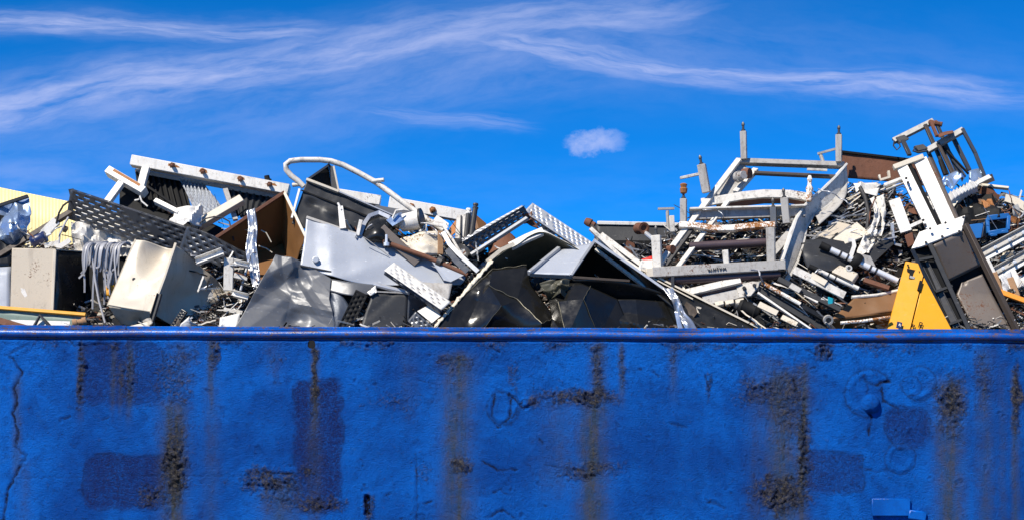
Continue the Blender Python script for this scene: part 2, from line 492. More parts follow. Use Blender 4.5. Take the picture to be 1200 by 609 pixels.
paint('black_steel', (0.010, 0.0095, 0.008), 0.20, 0.0, dirt=0.12, var=0.3, bump=.06, speck=.2, spec=.5, dirtcol=(0.02, 0.018, 0.014))
paint('rubber', (0.02, 0.02, 0.022), 0.7, dirt=0.2, var=0.2)
paint('quilt', (0.50, 0.50, 0.50), 0.6, 0.1, dirt=0.25, var=0.1, bump=.3)
paint('ground_gravel', (0.075, 0.07, 0.065), 0.9, dirt=0.4, var=0.2, bump=.6, scale=1.5)
# ------------------------------------------------------------------ ground (below the frame, it still bounces light)
gm = MB(); gm.add([(-4000, -4000, 0), (4000, -4000, 0), (4000, 4000, 0), (-4000, 4000, 0)], [[0, 1, 2, 3]])
gt = Thing('ground', None, None, kind='structure'); gt.part('ground', gm, M['ground_gravel'], smooth=0); gt.done()

# ------------------------------------------------------------------ blue container
TILT = 0.00375
_tab = np.random.RandomState(3).rand(256, 256)
def vnoise(x, y):
    xi = np.floor(x).astype(int); yi = np.floor(y).astype(int)
    fx = x - xi; fy = y - yi
    fx = fx * fx * (3 - 2 * fx); fy = fy * fy * (3 - 2 * fy)
    a = _tab[xi & 255, yi & 255]; b = _tab[(xi + 1) & 255, yi & 255]
    c = _tab[xi & 255, (yi + 1) & 255]; d = _tab[(xi + 1) & 255, (yi + 1) & 255]
    return (a * (1 - fx) + b * fx) * (1 - fy) + (c * (1 - fx) + d * fx) * fy
def fbm(x, y, o=4, s=0):
    t = 0; a = 0.5; n = 0
    for k in range(o):
        t = t + a * vnoise(x * 2 ** k + 17.3 * (k + s), y * 2 ** k + 9.1 * (k + 2 * s)); n += a; a *= 0.55
    return t / n
def sstep(a, b, x):
    t = np.clip((x - a) / (b - a), 0, 1)
    return t * t * (3 - 2 * t)

us = np.concatenate([np.linspace(-330, -40, 40), np.arange(-38, 1240, 1.25), np.linspace(1245, 1530, 40)])
vs_ = np.concatenate([np.arange(398.6, 622, 1.25), np.linspace(626, 702, 14)])
U, W_ = np.meshgrid(us, vs_)
wu = U + 10 * (fbm(U / 14, W_ / 14, 4, 1) - .5) ; wv = W_ + 10 * (fbm(U / 14, W_ / 14, 4, 2) - .5)
wu2 = U + 4 * (fbm(U / 5, W_ / 5, 3, 3) - .5); wv2 = W_ + 4 * (fbm(U / 5, W_ / 5, 3, 4) - .5)
fine = fbm(U / 3.2, W_ / 3.2, 3, 5); med = fbm(U / 11, W_ / 11, 4, 6); big = fbm(U / 60, W_ / 60, 4, 7)
flk = .5 * fbm(U / 4.5, W_ / 8, 4, 13) + .5 * fbm(U / 12, W_ / 20, 3, 14)
vstr = fbm(U / 5, W_ / 70, 4, 8)
def rrect(x0, y0, x1, y1, r, soft=3):
    dx = np.abs(wu - (x0 + x1) / 2) - (x1 - x0) / 2 + r; dy = np.abs(wv - (y0 + y1) / 2) - (y1 - y0) / 2 + r
    d = np.hypot(np.maximum(dx, 0), np.maximum(dy, 0)) + np.minimum(np.maximum(dx, dy), 0) - r
    return sstep(soft, -soft, d), d
H = 0.010 * (big - .5) + 0.0022 * (med - .5) + 0.0016 * (fine - .5)
Gp = np.zeros_like(U); Rc = np.zeros_like(U); St = np.zeros_like(U); Cr = np.zeros_like(U)
for (x0, y0, x1, y1, r, s) in [(94, 402, 190, 476, 9, .75), (97, 534, 214, 597, 16, .95), (345, 446, 400, 600, 12, 1.0), (944, 527, 1011, 575, 12, .8), (1036, 474, 1091, 521, 22, .85)]:
    m, d = rrect(x0, y0, x1, y1, r, 5)
    m = m * sstep(.25, .5, flk + .35 * m)
    Gp = np.maximum(Gp, m * s * (0.5 + 1.0 * flk).clip(0, 1) * (.75 + .6 * (big - .1)).clip(.6, 1))
    Cr = np.maximum(Cr, .45 * np.exp(-(d / 1.3) ** 2) * sstep(.45, .6, fbm(U / 18, W_ / 18, 3, 15)))
    H += m * (-0.004 + 0.005 * (fine - .5)) + 0.005 * np.exp(-(d / 2.5) ** 2) * (med - .2)
def blob(x, y, rx, ry, s):
    d = np.sqrt(((wu2 + (wu - U) * 1.2 - x) / (rx * 1.15)) ** 2 + ((wv2 + (wv - W_) * 2.2 - y) / (ry * 1.15)) ** 2)
    return s * sstep(1.5, 0.25, d + 1.5 * (flk - .5))
for b in [(203, 440, 19, 30, .55), (205, 548, 15, 40, .85), (178, 583, 15, 14, .7), (312, 566, 32, 13, .85), (328, 585, 22, 14, .45), (541, 548, 12, 10, .85), (682, 466, 36, 10, .9),
          (701, 430, 8, 42, .6), (645, 462, 20, 8, .6), (690, 550, 34, 8, .65), (668, 556, 12, 5, .7), (534, 421, 22, 8, .45), (890, 455, 26, 17, .6), (925, 470, 22, 46, .5), (914, 578, 30, 20, .9),
          (941, 520, 8, 66, .75), (1114, 470, 16, 30, .85), (1152, 446, 12, 26, .45), (1191, 462, 5, 38, .85), (967, 410, 11, 12, .85), (95, 440, 3.5, 34, .75), (251, 412, 5, 22, .85),
          (148, 440, 12, 26, .5), (368, 435, 3.5, 40, .95), (700, 403, 12, 7, .8), (729, 425, 4, 28, .55), (210, 420, 22, 12, .4), (322, 420, 12, 8, .3), (60, 402, 26, 5, .35), (830, 450, 3, 14, .6),
          (625, 470, 9, 9, .7), (603, 440, 5, 18, .5), (788, 412, 4, 14, .45), (373, 590, 26, 8, .7), (360, 550, 9, 6, .7), (465, 470, 30, 16, .28), (1035, 405, 50, 6, .3), (860, 404, 40, 6, .35), (495, 555, 9, 12, .4), (432, 594, 5, 16, .7)]:
    Rc = np.maximum(Rc, blob(*b))
# crust along the top edge
Rc = np.maximum(Rc, sstep(416, 397, W_ + 26 * (fbm(U / 26, W_ / 9, 4, 9) - .5)) * sstep(.42, .62, fbm(U / 34, W_ / 40, 3, 10)) * .6)
def streak(x, y0, y1, w, s):
    px = U - x + 5 * (fbm(U / 40, W_ / 40, 2, 11) - .5)
    return s * np.exp(-(px / w) ** 2) * sstep(y0 - 8, y0 + 10, W_) * sstep(y1 + 45, y1 - 10, W_) * (0.45 + 0.9 * vstr).clip(0, 1)
for t in [(204, 470, 640, 16, .95), (247, 396, 470, 4, .9), (247, 440, 640, 10, .35), (368, 405, 500, 5, .8), (368, 500, 640, 9, .4), (535, 412, 640, 18, .9), (700, 400, 490, 9, .8), (694, 460, 620, 18, .95), (728, 400, 450, 4, .7),
          (133, 405, 460, 3, .7), (152, 402, 470, 4, .8), (142, 425, 465, 3, .6), (918, 430, 640, 26, .85), (897, 415, 480, 18, .5), (940, 425, 640, 8, .9), (1113, 440, 640, 17, .9), (1154, 405, 640, 11, .55), (1190, 430, 640, 5, .7), (1100, 500, 640, 8, .3),
          (328, 560, 640, 22, .75), (655, 460, 560, 24, .35), (885, 450, 640, 12, .3), (320, 400, 430, 10, .25), (480, 400, 470, 10, .25), (788, 398, 440, 5, .5), (215, 400, 440, 16, .35), (1175, 420, 640, 6, .3), (30, 540, 640, 8, .25), (20, 440, 545, 5, .6), (95, 400, 470, 4, .5)]:
    St = np.maximum(St, streak(*t))
def seg_d(pts):
    D = np.full_like(U, 1e9)
    for (ax, ay), (bx, by) in zip(pts[:-1], pts[1:]):
        lx, ly = bx - ax, by - ay
        t = np.clip(((wu2 - ax) * lx + (wv2 - ay) * ly) / (lx * lx + ly * ly + 1e-6), 0, 1)
        D = np.minimum(D, np.hypot(wu2 - ax - t * lx, wv2 - ay - t * ly))
    return D
for pts, w, s in [([(12, 420), (26, 438), (17, 455), (20, 475), (15, 485), (22, 510), (18, 525), (31, 537), (24, 548), (10, 575), (4, 612)], 1.5, 1), ([(5, 418), (28, 408)], 1.2, .7),
                  ([(488, 530), (489, 612)], 1.0, .7), ([(576, 478), (582, 458), (600, 464), (597, 490), (585, 500), (576, 488), (576, 478)], 1.5, 1), ([(597, 460), (612, 478), (628, 472)], 1.3, .9), ([(600, 490), (612, 470)], 1.2, .8),
                  ([(1014, 440), (1018, 455), (1012, 472), (1022, 487), (1018, 508)], 1.7, 1), ([(1014, 445), (1026, 449), (1042, 444)], 2.0, 1), ([(1033, 452), (1035, 468), (1052, 476)], 1.4, .9), ([(565, 540), (583, 551), (606, 549)], 1.4, .9),
                  ([(578, 577), (587, 573), (596, 580)], 1.4, .9), ([(572, 606), (590, 597), (604, 607)], 1.6, .9), ([(830, 587), (840, 589), (849, 593)], 1.6, 1), ([(826, 438), (832, 456)], 1.0, .8), ([(930, 442), (936, 470), (941, 500), (945, 524), (938, 540)], 1.6, .8),
                  ([(22, 562), (150, 559), (340, 557)], .7, .35), ([(70, 388), (88, 407), (130, 404)], 1.2, .7), ([(95, 400), (94, 470)], 1.2, .6), ([(497, 590), (505, 587)], 1.3, .9), ([(452, 580), (458, 578)], 1.2, .9), ([(632, 514), (637, 520)], 1.4, .9),
                  ([(945, 408), (962, 416), (968, 403)], 1.4, .7), ([(575, 407), (586, 412)], 1.5, .7), ([(75, 492), (82, 489)], 1, .8), ([(120, 494), (128, 490)], 1, .6), ([(640, 545), (690, 552)], 1.2, .6), ([(300, 553), (345, 556)], 1.3, .8), ([(1008, 545), (1030, 552), (1042, 546)], 1.3, .7),
                  ([(490, 445), (512, 450), (508, 470)], .9, .4), ([(766, 435), (772, 440)], 1.4, .8), ([(786, 495), (805, 500)], 1.4, .5)]:
    D = seg_d(pts)
    k = np.exp(-(D / w) ** 2) * (.5 + .5 * sstep(.38, .52, fbm(U / 16, W_ / 16, 3, 31)))
    Cr = np.maximum(Cr, k * s)
    H += -0.010 * k * s + 0.005 * np.exp(-((D - 4) / 2.6) ** 2) * s * med
def ring(x, y, r, w, h, a0=None):
    global H, Cr
    rr = np.hypot(wu2 - x, wv2 - y)
    k = np.exp(-((rr - r) / w) ** 2)
    if a0 is not None:
        k = k * (np.cos(np.arctan2(W_ - y, U - x) - a0) > -0.45)
    H = H + h * k
    Cr = np.maximum(Cr, .5 * np.exp(-((rr - r - w * 1.5) / 1.2) ** 2) * (k > .02))
ring(1077, 447, 15, 3.5, .014, 0.3); ring(1055, 535, 13.5, 3.2, .012); ring(1018, 459, 23, 3.6, .010, 3.6); ring(1068, 450, 7, 3, .005); ring(590, 478, 15, 3, .006)
rb = np.hypot(U - 1020, W_ - 471)
H += np.sqrt(np.maximum(0, 1 - (rb / 11) ** 2)) * .07
for (x, y, r, a) in [(363, 412, 14, .006), (795, 490, 14, .012), (580, 412, 9, .016), (490, 532, 8, .010), (210, 487, 4, .012), (575, 435, 12, -.012), (1063, 502, 4, .02), (325, 452, 22, .008), (555, 600, 16, .012), (1000, 560, 14, .008), (350, 460, 10, .006), (640, 440, 30, .006), (310, 450, 16, .01), (150, 405, 14, .008), (590, 560, 10, .01), (750, 600, 30, .006), (60, 560, 30, .006)]:
    q = np.hypot(wu - x, wv - y) / r
    H += a * np.exp(-q * q * 1.6)
_r = np.random.RandomState(5)
for _ in range(150):
    x, y = _r.uniform(0, 1200), _r.uniform(400, 612); r = _r.uniform(.8, 2.6) * (2.2 if _r.rand() < .06 else 1)
    i0, i1 = np.searchsorted(us, [x - 14, x + 14]); j0, j1 = np.searchsorted(vs_, [y - 14, y + 14])
    sl = (slice(j0, j1), slice(i0, i1))
    q = np.hypot(wu[sl] - x, (wv[sl] - y) * _r.uniform(.6, 1.6)) - r
    k = sstep(1.0, -1.0, q)
    if _r.rand() < .55:
        H[sl] -= .005 * k; Cr[sl] = np.maximum(Cr[sl], (.75 if r < 2.4 else .3) * k * _r.uniform(.2, 1)); H[sl] += .004 * np.exp(-((q - 1.5) / 1.2) ** 2)
    else:
        H[sl] += .004 * k
slot = np.maximum(np.abs(wu2 - 431) - 3, np.abs(wv2 - 592) - 11)
H += -0.02 * sstep(1, -1, slot); Cr = np.maximum(Cr, sstep(1.2, -.5, slot)); H += .008 * np.exp(-((slot - 2.5) / 1.6) ** 2)
cz = np.maximum(Rc, 0)
H += cz * (0.020 * (fine - .5) + .016 * (flk > .52) * (fine > .4) + .010 * (med - .45)) + St * .004 * (fine - .5)
H += .006 * sstep(405, 400, W_) * (flk + .2)
H -= .035 * sstep(401.2, 398.6, W_)
Cr *= (rb > 12)
rough = sstep(.42, .62, fbm(U / 90, W_ / 50, 3, 21)) * (.35 + .65 * sstep(500, 400, W_))
H += rough * (.008 * (fine - .5) + .007 * (med - .5))
hole = np.hypot(U - 365, W_ - 404)
H += .008 * np.exp(-((hole - 7) / 2) ** 2)
X = (U - 600) / 120.0; Z = CAMZ + (HOR - W_) / 120.0; Y = -H
Z = Z - TILT * X
nv_, nu_ = U.shape
co = np.stack([X, Y, Z], -1).reshape(-1, 3)
idx = np.arange(nv_ * nu_).reshape(nv_, nu_)
quads = np.stack([idx[:-1, :-1], idx[1:, :-1], idx[1:, 1:], idx[:-1, 1:]], -1).reshape(-1, 4)
hc = (hole[:-1, :-1] + hole[1:, 1:]).reshape(-1) / 2
quads = quads[hc > 4.8]
me = bpy.data.meshes.new('front_panel')
me.vertices.add(len(co)); me.vertices.foreach_set('co', co.ravel())
me.loops.add(quads.size); me.loops.foreach_set('vertex_index', quads.ravel())
me.polygons.add(len(quads)); me.polygons.foreach_set('loop_start', np.arange(0, quads.size, 4)); me.polygons.foreach_set('loop_total', np.full(len(quads), 4))
me.update(calc_edges=True)
at = me.color_attributes.new('wear', 'FLOAT_COLOR', 'POINT')
at.data.foreach_set('color', np.stack([Rc, Gp, St, Cr], -1).reshape(-1).astype(np.float32))
me.shade_smooth()

def blue_paint(name, wear, rusty=True):
    m = bpy.data.materials.new(name); m.use_nodes = True
    n, l = m.node_tree.nodes, m.node_tree.links; b = n['Principled BSDF']; q = NG(n, l)
    geo = q.node('ShaderNodeNewGeometry'); vec = geo.outputs['Position']
    nb = q.noise(vec, 1.1, 4, .6); nm = q.noise(vec, 9, 6, .65); nf = q.noise(vec, 75, 4, .75); nx = q.noise(vec, 38, 5, .7, .3)
    mp = q.node('ShaderNodeMapping'); l.new(vec, mp.inputs[0]); mp.inputs['Scale'].default_value = (7, 1, .5)
    ns = q.noise(mp.outputs[0], 1.0, 5, .6)
    c = q.mix(q.ramp(nb, .36, .64), (0.0002, 0.056, 0.285), (0.0003, 0.118, 0.52))
    c = q.mix(q.math('MULTIPLY', q.ramp(ns, .45, .75), .45), c, (0.0005, 0.090, 0.40))
    c = q.mix(q.math('MULTIPLY', q.ramp(nm, .45, .70), .42), c, (0.0004, 0.020, 0.115))
    c = q.mix(q.math('MULTIPLY', q.ramp(q.noise(vec, 3.3, 6, .7, .6), .55, .7), .30), c, (0.0005, 0.098, 0.42))
    c = q.mix(q.math('MULTIPLY', q.ramp(q.noise(vec, 5.5, 7, .75, 1.0), .60, .70), .35), c, (0.018, 0.13, 0.42))
    pit = q.ramp(q.noise(vec, 58, 4, .75, .3), .615, .66)
    pal = q.ramp(q.noise(vec, 47, 4, .75, .5), .63, .68)
    if wear:
        c = q.mix(q.math('MULTIPLY', pit, q.ramp(nm, .3, .6)), c, (0.002, 0.012, 0.06))
        c = q.mix(q.math('MULTIPLY', pal, q.math('MULTIPLY', q.ramp(nb, .45, .7), .55)), c, (0.05, 0.17, 0.48))
    ro = q.math('MULTIPLY_ADD', nm, .25, .38 if wear else .16)
    hgt = q.math('ADD', q.math('SUBTRACT', q.math('MULTIPLY', nf, .9), q.math('MULTIPLY', pit, .35)), q.math('MULTIPLY', nx, .6))
    if wear:
        a = q.node('ShaderNodeAttribute', attribute_name='wear')
        sr = q.node('ShaderNodeSeparateColor'); l.new(a.outputs['Color'], sr.inputs[0])
        rc, gp, st, cr = sr.outputs[0], sr.outputs[1], sr.outputs[2], a.outputs['Alpha']
        c = q.mix(q.math('MULTIPLY', gp, q.math('MULTIPLY', q.ramp(q.math('ADD', nx, nf), .55, 1.15), .95)), c, (0.007, 0.013, 0.080))
        mv = q.node('ShaderNodeMapping'); l.new(vec, mv.inputs[0]); mv.inputs['Scale'].default_value = (55, 1, 5)
        nvs = q.noise(mv.outputs[0], 1.0, 5, .65)
        st2 = q.math('MULTIPLY', st, q.math('MULTIPLY_ADD', q.math('ADD', nvs, nx), .75, .20), clamp=True)
        c = q.mix(q.math('MULTIPLY', st2, .95), c, q.mix(q.ramp(nm, .4, .62), (0.040, 0.055, 0.058), (0.070, 0.066, 0.050)))
        rm = q.ramp(q.math('ADD', rc, q.math('MULTIPLY', q.math('SUBTRACT', q.math('ADD', nx, q.noise(vec, 16, 5, .7, .6)), 1.0), 1.5)), .10, 1.15)
        nk = q.noise(vec, 22, 5, .7, .8)
        rcol = q.mix(q.ramp(nk, .40, .58), (0.013, 0.012, 0.013), q.mix(q.ramp(nx, .42, .62), (0.055, 0.042, 0.032), (0.14, 0.125, 0.105)))
        c = q.mix(q.math('MULTIPLY', rm, .9), c, rcol)
        c = q.mix(q.math('MULTIPLY', cr, q.ramp(nx, .3, .5), clamp=True), c, (0.006, 0.006, 0.012))
        ro = q.math('MULTIPLY_ADD', q.math('MAXIMUM', rm, st2), .4, ro, clamp=True)
        hgt = q.math('ADD', hgt, q.math('MULTIPLY', rm, q.math('MULTIPLY', nf, 1.6)))
    elif rusty:
        mp2 = q.node('ShaderNodeMapping'); l.new(vec, mp2.inputs[0]); mp2.inputs['Scale'].default_value = (6, 40, 40)
        rn = q.noise(mp2.outputs[0], 1.0, 5, .7)
        c = q.mix(q.ramp(q.math('ADD', q.math('MULTIPLY', rn, .6), q.math('MULTIPLY', nx, .4)), .49, .60), c, (0.12, 0.07, 0.05))
    l.new(c, b.inputs['Base Color']); q.put(b.inputs['Roughness'], ro)
    b.inputs['Specular IOR Level'].default_value = .09 if wear else .5
    bn = q.node('ShaderNodeBump'); bn.inputs['Strength'].default_value = 1.0 if wear else .25; bn.inputs['Distance'].default_value = .02 if wear else .012
    l.new(hgt, bn.inputs['Height']); l.new(bn.outputs[0], b.inputs['Normal'])
    MATS[name] = m
    return m
blue_paint('blue_wall', True); blue_paint('blue_rail', False); blue_paint('blue_plain', False, False)

XL, XR = -330, 1530
def tl(p): return V(p.x, p.y, p.z - TILT * p.x)
def wx(px): return (px - 600) / 120.0
ct = Thing('scrap_container', 'long blue steel scrap container with peeling rust-streaked paint below the scrap heap', 'container')
def tbox(x0, x1, y0, y1, z0, z1):
    mb = MB(); q = [tl(V(x, y, z)) for x in (x0, x1) for y in (y0, y1) for z in (z0, z1)]
    mb.add(q, [[0, 1, 3, 2], [4, 6, 7, 5], [0, 4, 5, 1], [2, 3, 7, 6], [0, 2, 6, 4], [1, 5, 7, 3]])
    return mb
x0, x1 = wx(XL), wx(XR)
ZR = CAMZ + (HOR - 382.8) / 120
DEPTH = 3.4
ct.part('top_pipe', MB().tube([tl(V(x0 + (x1 - x0) * i / 60, 0.010 + .006 * math.sin(i * 1.9), ZR - .077 + .004 * math.sin(i * .83))) for i in range(61)], .0365, 14), M['blue_rail'])
ct.part('top_flange', tbox(x0, wx(146.6), .028, .052, ZR - .04, ZR + .004), M['blue_rail'], bevel=.004)
ct.part('top_flange', tbox(wx(147.4), x1, .030, .052, ZR - .04, ZR - .002), M['blue_rail'], bevel=.004)
ct.part('rail_web', tbox(x0, x1, .062, .08, ZR - .2, ZR - .005), M['blue_rail'])
ct.part('back_wall', tbox(x0, x1, DEPTH, DEPTH + .06, .1, ZR - .08), M['blue_rail'])
ct.part('end_wall', tbox(x0 - .06, x0 - .004, -.02, DEPTH + .06, .1, ZR - .06), M['blue_rail'])
ct.part('end_wall', tbox(x1 + .004, x1 + .06, -.02, DEPTH + .06, .1, ZR - .06), M['blue_rail'])
ct.part('floor', tbox(x0, x1, .02, DEPTH, 0.02, .1), M['dark_steel'])
hm = MB().lathe(tl(V(wx(365), .002, CAMZ + (HOR - 404) / 120)), tl(V(wx(365), .03, CAMZ + (HOR - 404) / 120)), [(0, .036), (0, .043), (1, .043), (1, .036), (0.001, .036)], 20)
ct.part('drain_hole_shade', hm, M['black_matt'])  # capped in black to paint the darkness inside the hole
pm = MB().bar(tl(V(wx(1021), -.02, CAMZ + (HOR - 592) / 120)), tl(V(wx(1066), -.02, CAMZ + (HOR - 592) / 120)), .17, .022)
wp = ct.part('welded_plate', pm, M['blue_plain'], bevel=.006)
ct.part('lug', MB().bar(tl(V(wx(1064), -.02, CAMZ + (HOR - 600) / 120)), tl(V(wx(1085), -.012, CAMZ + (HOR - 603) / 120)), .09, .035), M['blue_plain'], bevel=.01)
cobj = ct.done()
fp = bpy.data.objects.new('front_panel', me); COL.objects.link(fp)
me.materials.append(M['blue_wall'])
fp.parent = cobj; fp.location = -cobj.location
# ------------------------------------------------------------------ scrap heap filling the container
SIL = [(-330, 290), (-20, 282), (60, 290), (85, 288), (130, 285), (170, 262), (230, 292), (300, 302), (345, 285), (420, 272), (500, 284), (545, 292), (640, 305), (700, 296), (760, 284), (800, 272), (830, 266),
       (900, 262), (940, 262), (962, 232), (1040, 224), (1070, 245), (1110, 238), (1160, 236), (1200, 250), (1530, 290)]
def sil(px):
    for (a, b), (c, d) in zip(SIL[:-1], SIL[1:]):
        if a <= px <= c: return b + (d - b) * (px - a) / (c - a)
    return 300
RIMPY = 383
def heap_py(px, d):
    """row of the heap's surface: at the rim near the front wall, rising to the crest 1.7 m behind it"""
    t = min(1, max(0, (d - .15) / 1.55)); t = t * t * (3 - 2 * t)
    crest = RIMPY + 14 + (sil(px) - RIMPY - 14) * t
    return crest
core = MB()
nx_, ny_ = 150, 16
vs = []
for j in range(ny_ + 1):
    d = .12 + (DEPTH - .25) * j / ny_
    for i in range(nx_ + 1):
        px = -310 + 1820 * i / nx_
        if d <= 1.7: p = P(px, heap_py(px, d) + 8, d)
        else:
            c = P(px, sil(px) + 8, 1.7); p = V(c.x, d, c.z - (d - 1.7) * .55)
        h = noise.noise(p * 3.1) * .05 + noise.noise(p * 8) * .05
        vs.append(p + V(h, h * .6, h))
core.add(vs, [[j * (nx_ + 1) + i, (j + 1) * (nx_ + 1) + i, (j + 1) * (nx_ + 1) + i + 1, j * (nx_ + 1) + i + 1][::-1] for j in range(ny_) for i in range(nx_)])
rh = random.Random(11)
hm = MB()
HM = ['black_matt', 'dark_steel', 'dark_grey', 'rust', 'brown_dark', 'grey_white', 'white_paint', 'galv_light', 'cream', 'mid_grey']
HW = [26, 20, 14, 8, 9, 8, 5, 6, 3, 8]
def rot_vec():
    a = rh.uniform(0, 2 * math.pi); z = rh.uniform(-.55, .55)
    return V(math.cos(a) * math.sqrt(1 - z * z), math.sin(a) * math.sqrt(1 - z * z) * .5, z).normalized()
for i in range(9500):
    px = rh.uniform(-40, 1240); d = rh.uniform(.25, 1.75)
    p = P(px, heap_py(px, d) + rh.uniform(-4, 12), d)
    hm.m = rh.choices(range(len(HM)), HW)[0]
    k = rh.random(); t = rot_vec()
    if k < .5:
        L = rh.uniform(.05, .34); w = rh.uniform(.005, .022)
        hm.bar(p - t * L / 2, p + t * L / 2, w, rh.uniform(.003, .012), V(rh.uniform(-1, 1), -1, rh.uniform(-.6, 1)))
    elif k < .8:
        a = rh.uniform(.015, .09); n_ = V(rh.uniform(-1, 1), -1, rh.uniform(-.5, 1)).normalized(); s_ = t.cross(n_).normalized() * a; u_ = n_.cross(s_).normalized() * a * rh.uniform(.4, 1)
        c4 = [p - s_ - u_ * rh.uniform(.4, 1), p + s_ * rh.uniform(.5, 1) - u_, p + s_ + u_ * rh.uniform(.3, 1), p - s_ * rh.uniform(.2, 1) + u_]
        hm.prism(c4, n_ * -.006)
    else:
        L = rh.uniform(.08, .3); b = p + V(rh.uniform(-.03, .03), -.03, rh.uniform(-.02, .05))
        hm.tube([p - t * L / 2, b, p + t * L / 2], rh.uniform(.003, .010), 5)
for i in range(5200):
    px = rh.choice((rh.uniform(780, 1060), rh.uniform(880, 1050), rh.uniform(1110, 1215), rh.uniform(410, 560), rh.uniform(225, 300))); d = rh.uniform(.35, 1.7)
    p = P(px, heap_py(px, d) + rh.uniform(-9, 4), d)
    hm.m = rh.choices(range(len(HM)), HW)[0]; t = rot_vec(); L = rh.uniform(.05, .28)
    if rh.random() < .6: hm.bar(p - t * L / 2, p + t * L / 2, rh.uniform(.004, .018), rh.uniform(.002, .006), V(rh.uniform(-1, 1), -1, rh.uniform(-.6, 1)))
    else: hm.tube([p - t * L / 2, p + V(rh.uniform(-.04, .04), -.02, rh.uniform(-.03, .05)), p + t * L * .3 + V(rh.uniform(-.04, .04), 0, rh.uniform(-.04, .04)), p + t * L / 2], rh.uniform(.002, .006), 4)
ht = Thing('scrap_heap', 'dense jumble of dark torn metal scrap filling the blue container', 'scrap', kind='stuff')
ht.part('packed_core', core, M['black_matt'], smooth=0)
ht.part('loose_fragments', hm, [M[x] for x in HM], smooth=0, kind='stuff')
ht.done()

# ------------------------------------------------------------------ left end of the heap
t = Thing('corrugated_sheet', 'pale yellow corrugated sheet lying behind the heap at its left end', 'metal sheet')
t.part('corrugated_sheet', MB().sheet([[P(-70, 205, 2.7), P(20, 224, 2.7), P(100, 240, 2.7)], [P(-70, 320, 2.5), P(20, 320, 2.5), P(100, 320, 2.5)]], 300, 3, corr=(46, .0025, 'u')), M['pale_yellow'], solid=.004); t.done()
t = Thing('crumpled_panel', 'crumpled shiny blue-silver panel at the far left of the heap', 'metal sheet')
t.part('skin', MB().sheet([[P(-14, 245, 1.15), P(12, 236, 1.25), P(34, 231, 1.2)], [P(-6, 264, .9), P(13, 257, .82), P(37, 260, 1.05)], [P(4, 288, .9), P(18, 291, .85), P(31, 284, 1.0)]], 26, 20, folds=7, famp=.07, namp=.02, seed=4), M['foil_blue'], solid=.004, smooth=22)
t.part('rim', MB().bar(P(-16, 246, 1.1), P(33, 230, 1.15), .035, .04), M['dark_grey'], bevel=.004)
t.done()
one('dark_sheet', 'black bent panel at the left edge below the blue-silver panel', 'metal sheet', MB().sheet([[P(-30, 240, .95), P(4, 252, .9)], [P(-30, 320, .7), P(14, 312, .7)]], 8, 8, folds=3, famp=.05, seed=2), M['black_gloss'], solid=.004)
one('bluish_plate', 'pale bluish steel plate beside the beige locker at the left edge', 'metal sheet', MB().sheet([[P(-20, 314, .55), P(13, 312, .6)], [P(-20, 372, .4), P(12, 372, .45)]], 6, 6, namp=.02, seed=3), M['blue_grey'], solid=.004)
one('rusty_bar', 'long dark rusty bar slanting up to the perforated tray', 'bar', MB().bar(P(-8, 304, .75), P(84, 248, 1.0), .065, .05, V(-.2, -1, .4)), M['brown_dark'], bevel=.006)
one('hose', 'thin brown hose curling up beside the end of the perforated tray', 'hose', MB().tube([P(66, 262, .9), P(69, 250, .88), P(74, 241, .88), P(81, 236, .9), P(88, 237, 1.0)], .011, 8), M['rubber'])
t = Thing('small_motor', 'small navy electric motor on a white bracket above the beige locker', 'motor')
t.part('housing', MB().lathe(P(37, 284, .8), P(54, 277, .8), [(0, .03), (0, .055), (.12, .062), (.2, .055), (.8, .055), (.88, .062), (1, .055), (1, .02)], 16), M['navy'])
t.part('shaft', MB().tube([P(53, 277, .8), P(60, 274, .8)], .012), M['steel_rod'])
t.part('bracket', MB().angle(P(48, 277, .86), P(66, 258, .9), .09, .05, .008), M['white_clean'], bevel=.002)
t.part('bracket', MB().bar(P(52, 288, .78), P(70, 284, .8), .05, .01), M['white_clean'])
t.done()
one('angle_bracket', 'bent white strip lying between the motor and the perforated tray', 'bracket', MB().angle(P(66, 291, .78), P(82, 281, .8), .05, .03, .006), M['white_clean'])
one('thin_conduit', 'thin grey conduit standing upright beside the perforated tray', 'conduit', MB().tube([P(69, 290, .8), P(70, 275, .8), P(76, 262, .85), P(80, 255, .9)], .011, 7), M['cable'])
one('insulation_bundle', 'torn white insulation bundle hanging under the perforated tray', 'insulation', MB().sheet([[P(84, 258, 1.12), P(110, 262, 1.1), P(140, 268, 1.12), P(165, 270, 1.15)], [P(84, 276, .95), P(108, 280, .9), P(138, 286, .92), P(165, 285, 1.0)], [P(88, 296, .9), P(110, 298, .9), P(140, 300, .9), P(165, 300, .9)]], 50, 24, folds=16, famp=.05, namp=.05, nsc=14, seed=9), M['white_paint'], solid=.006, smooth=25)
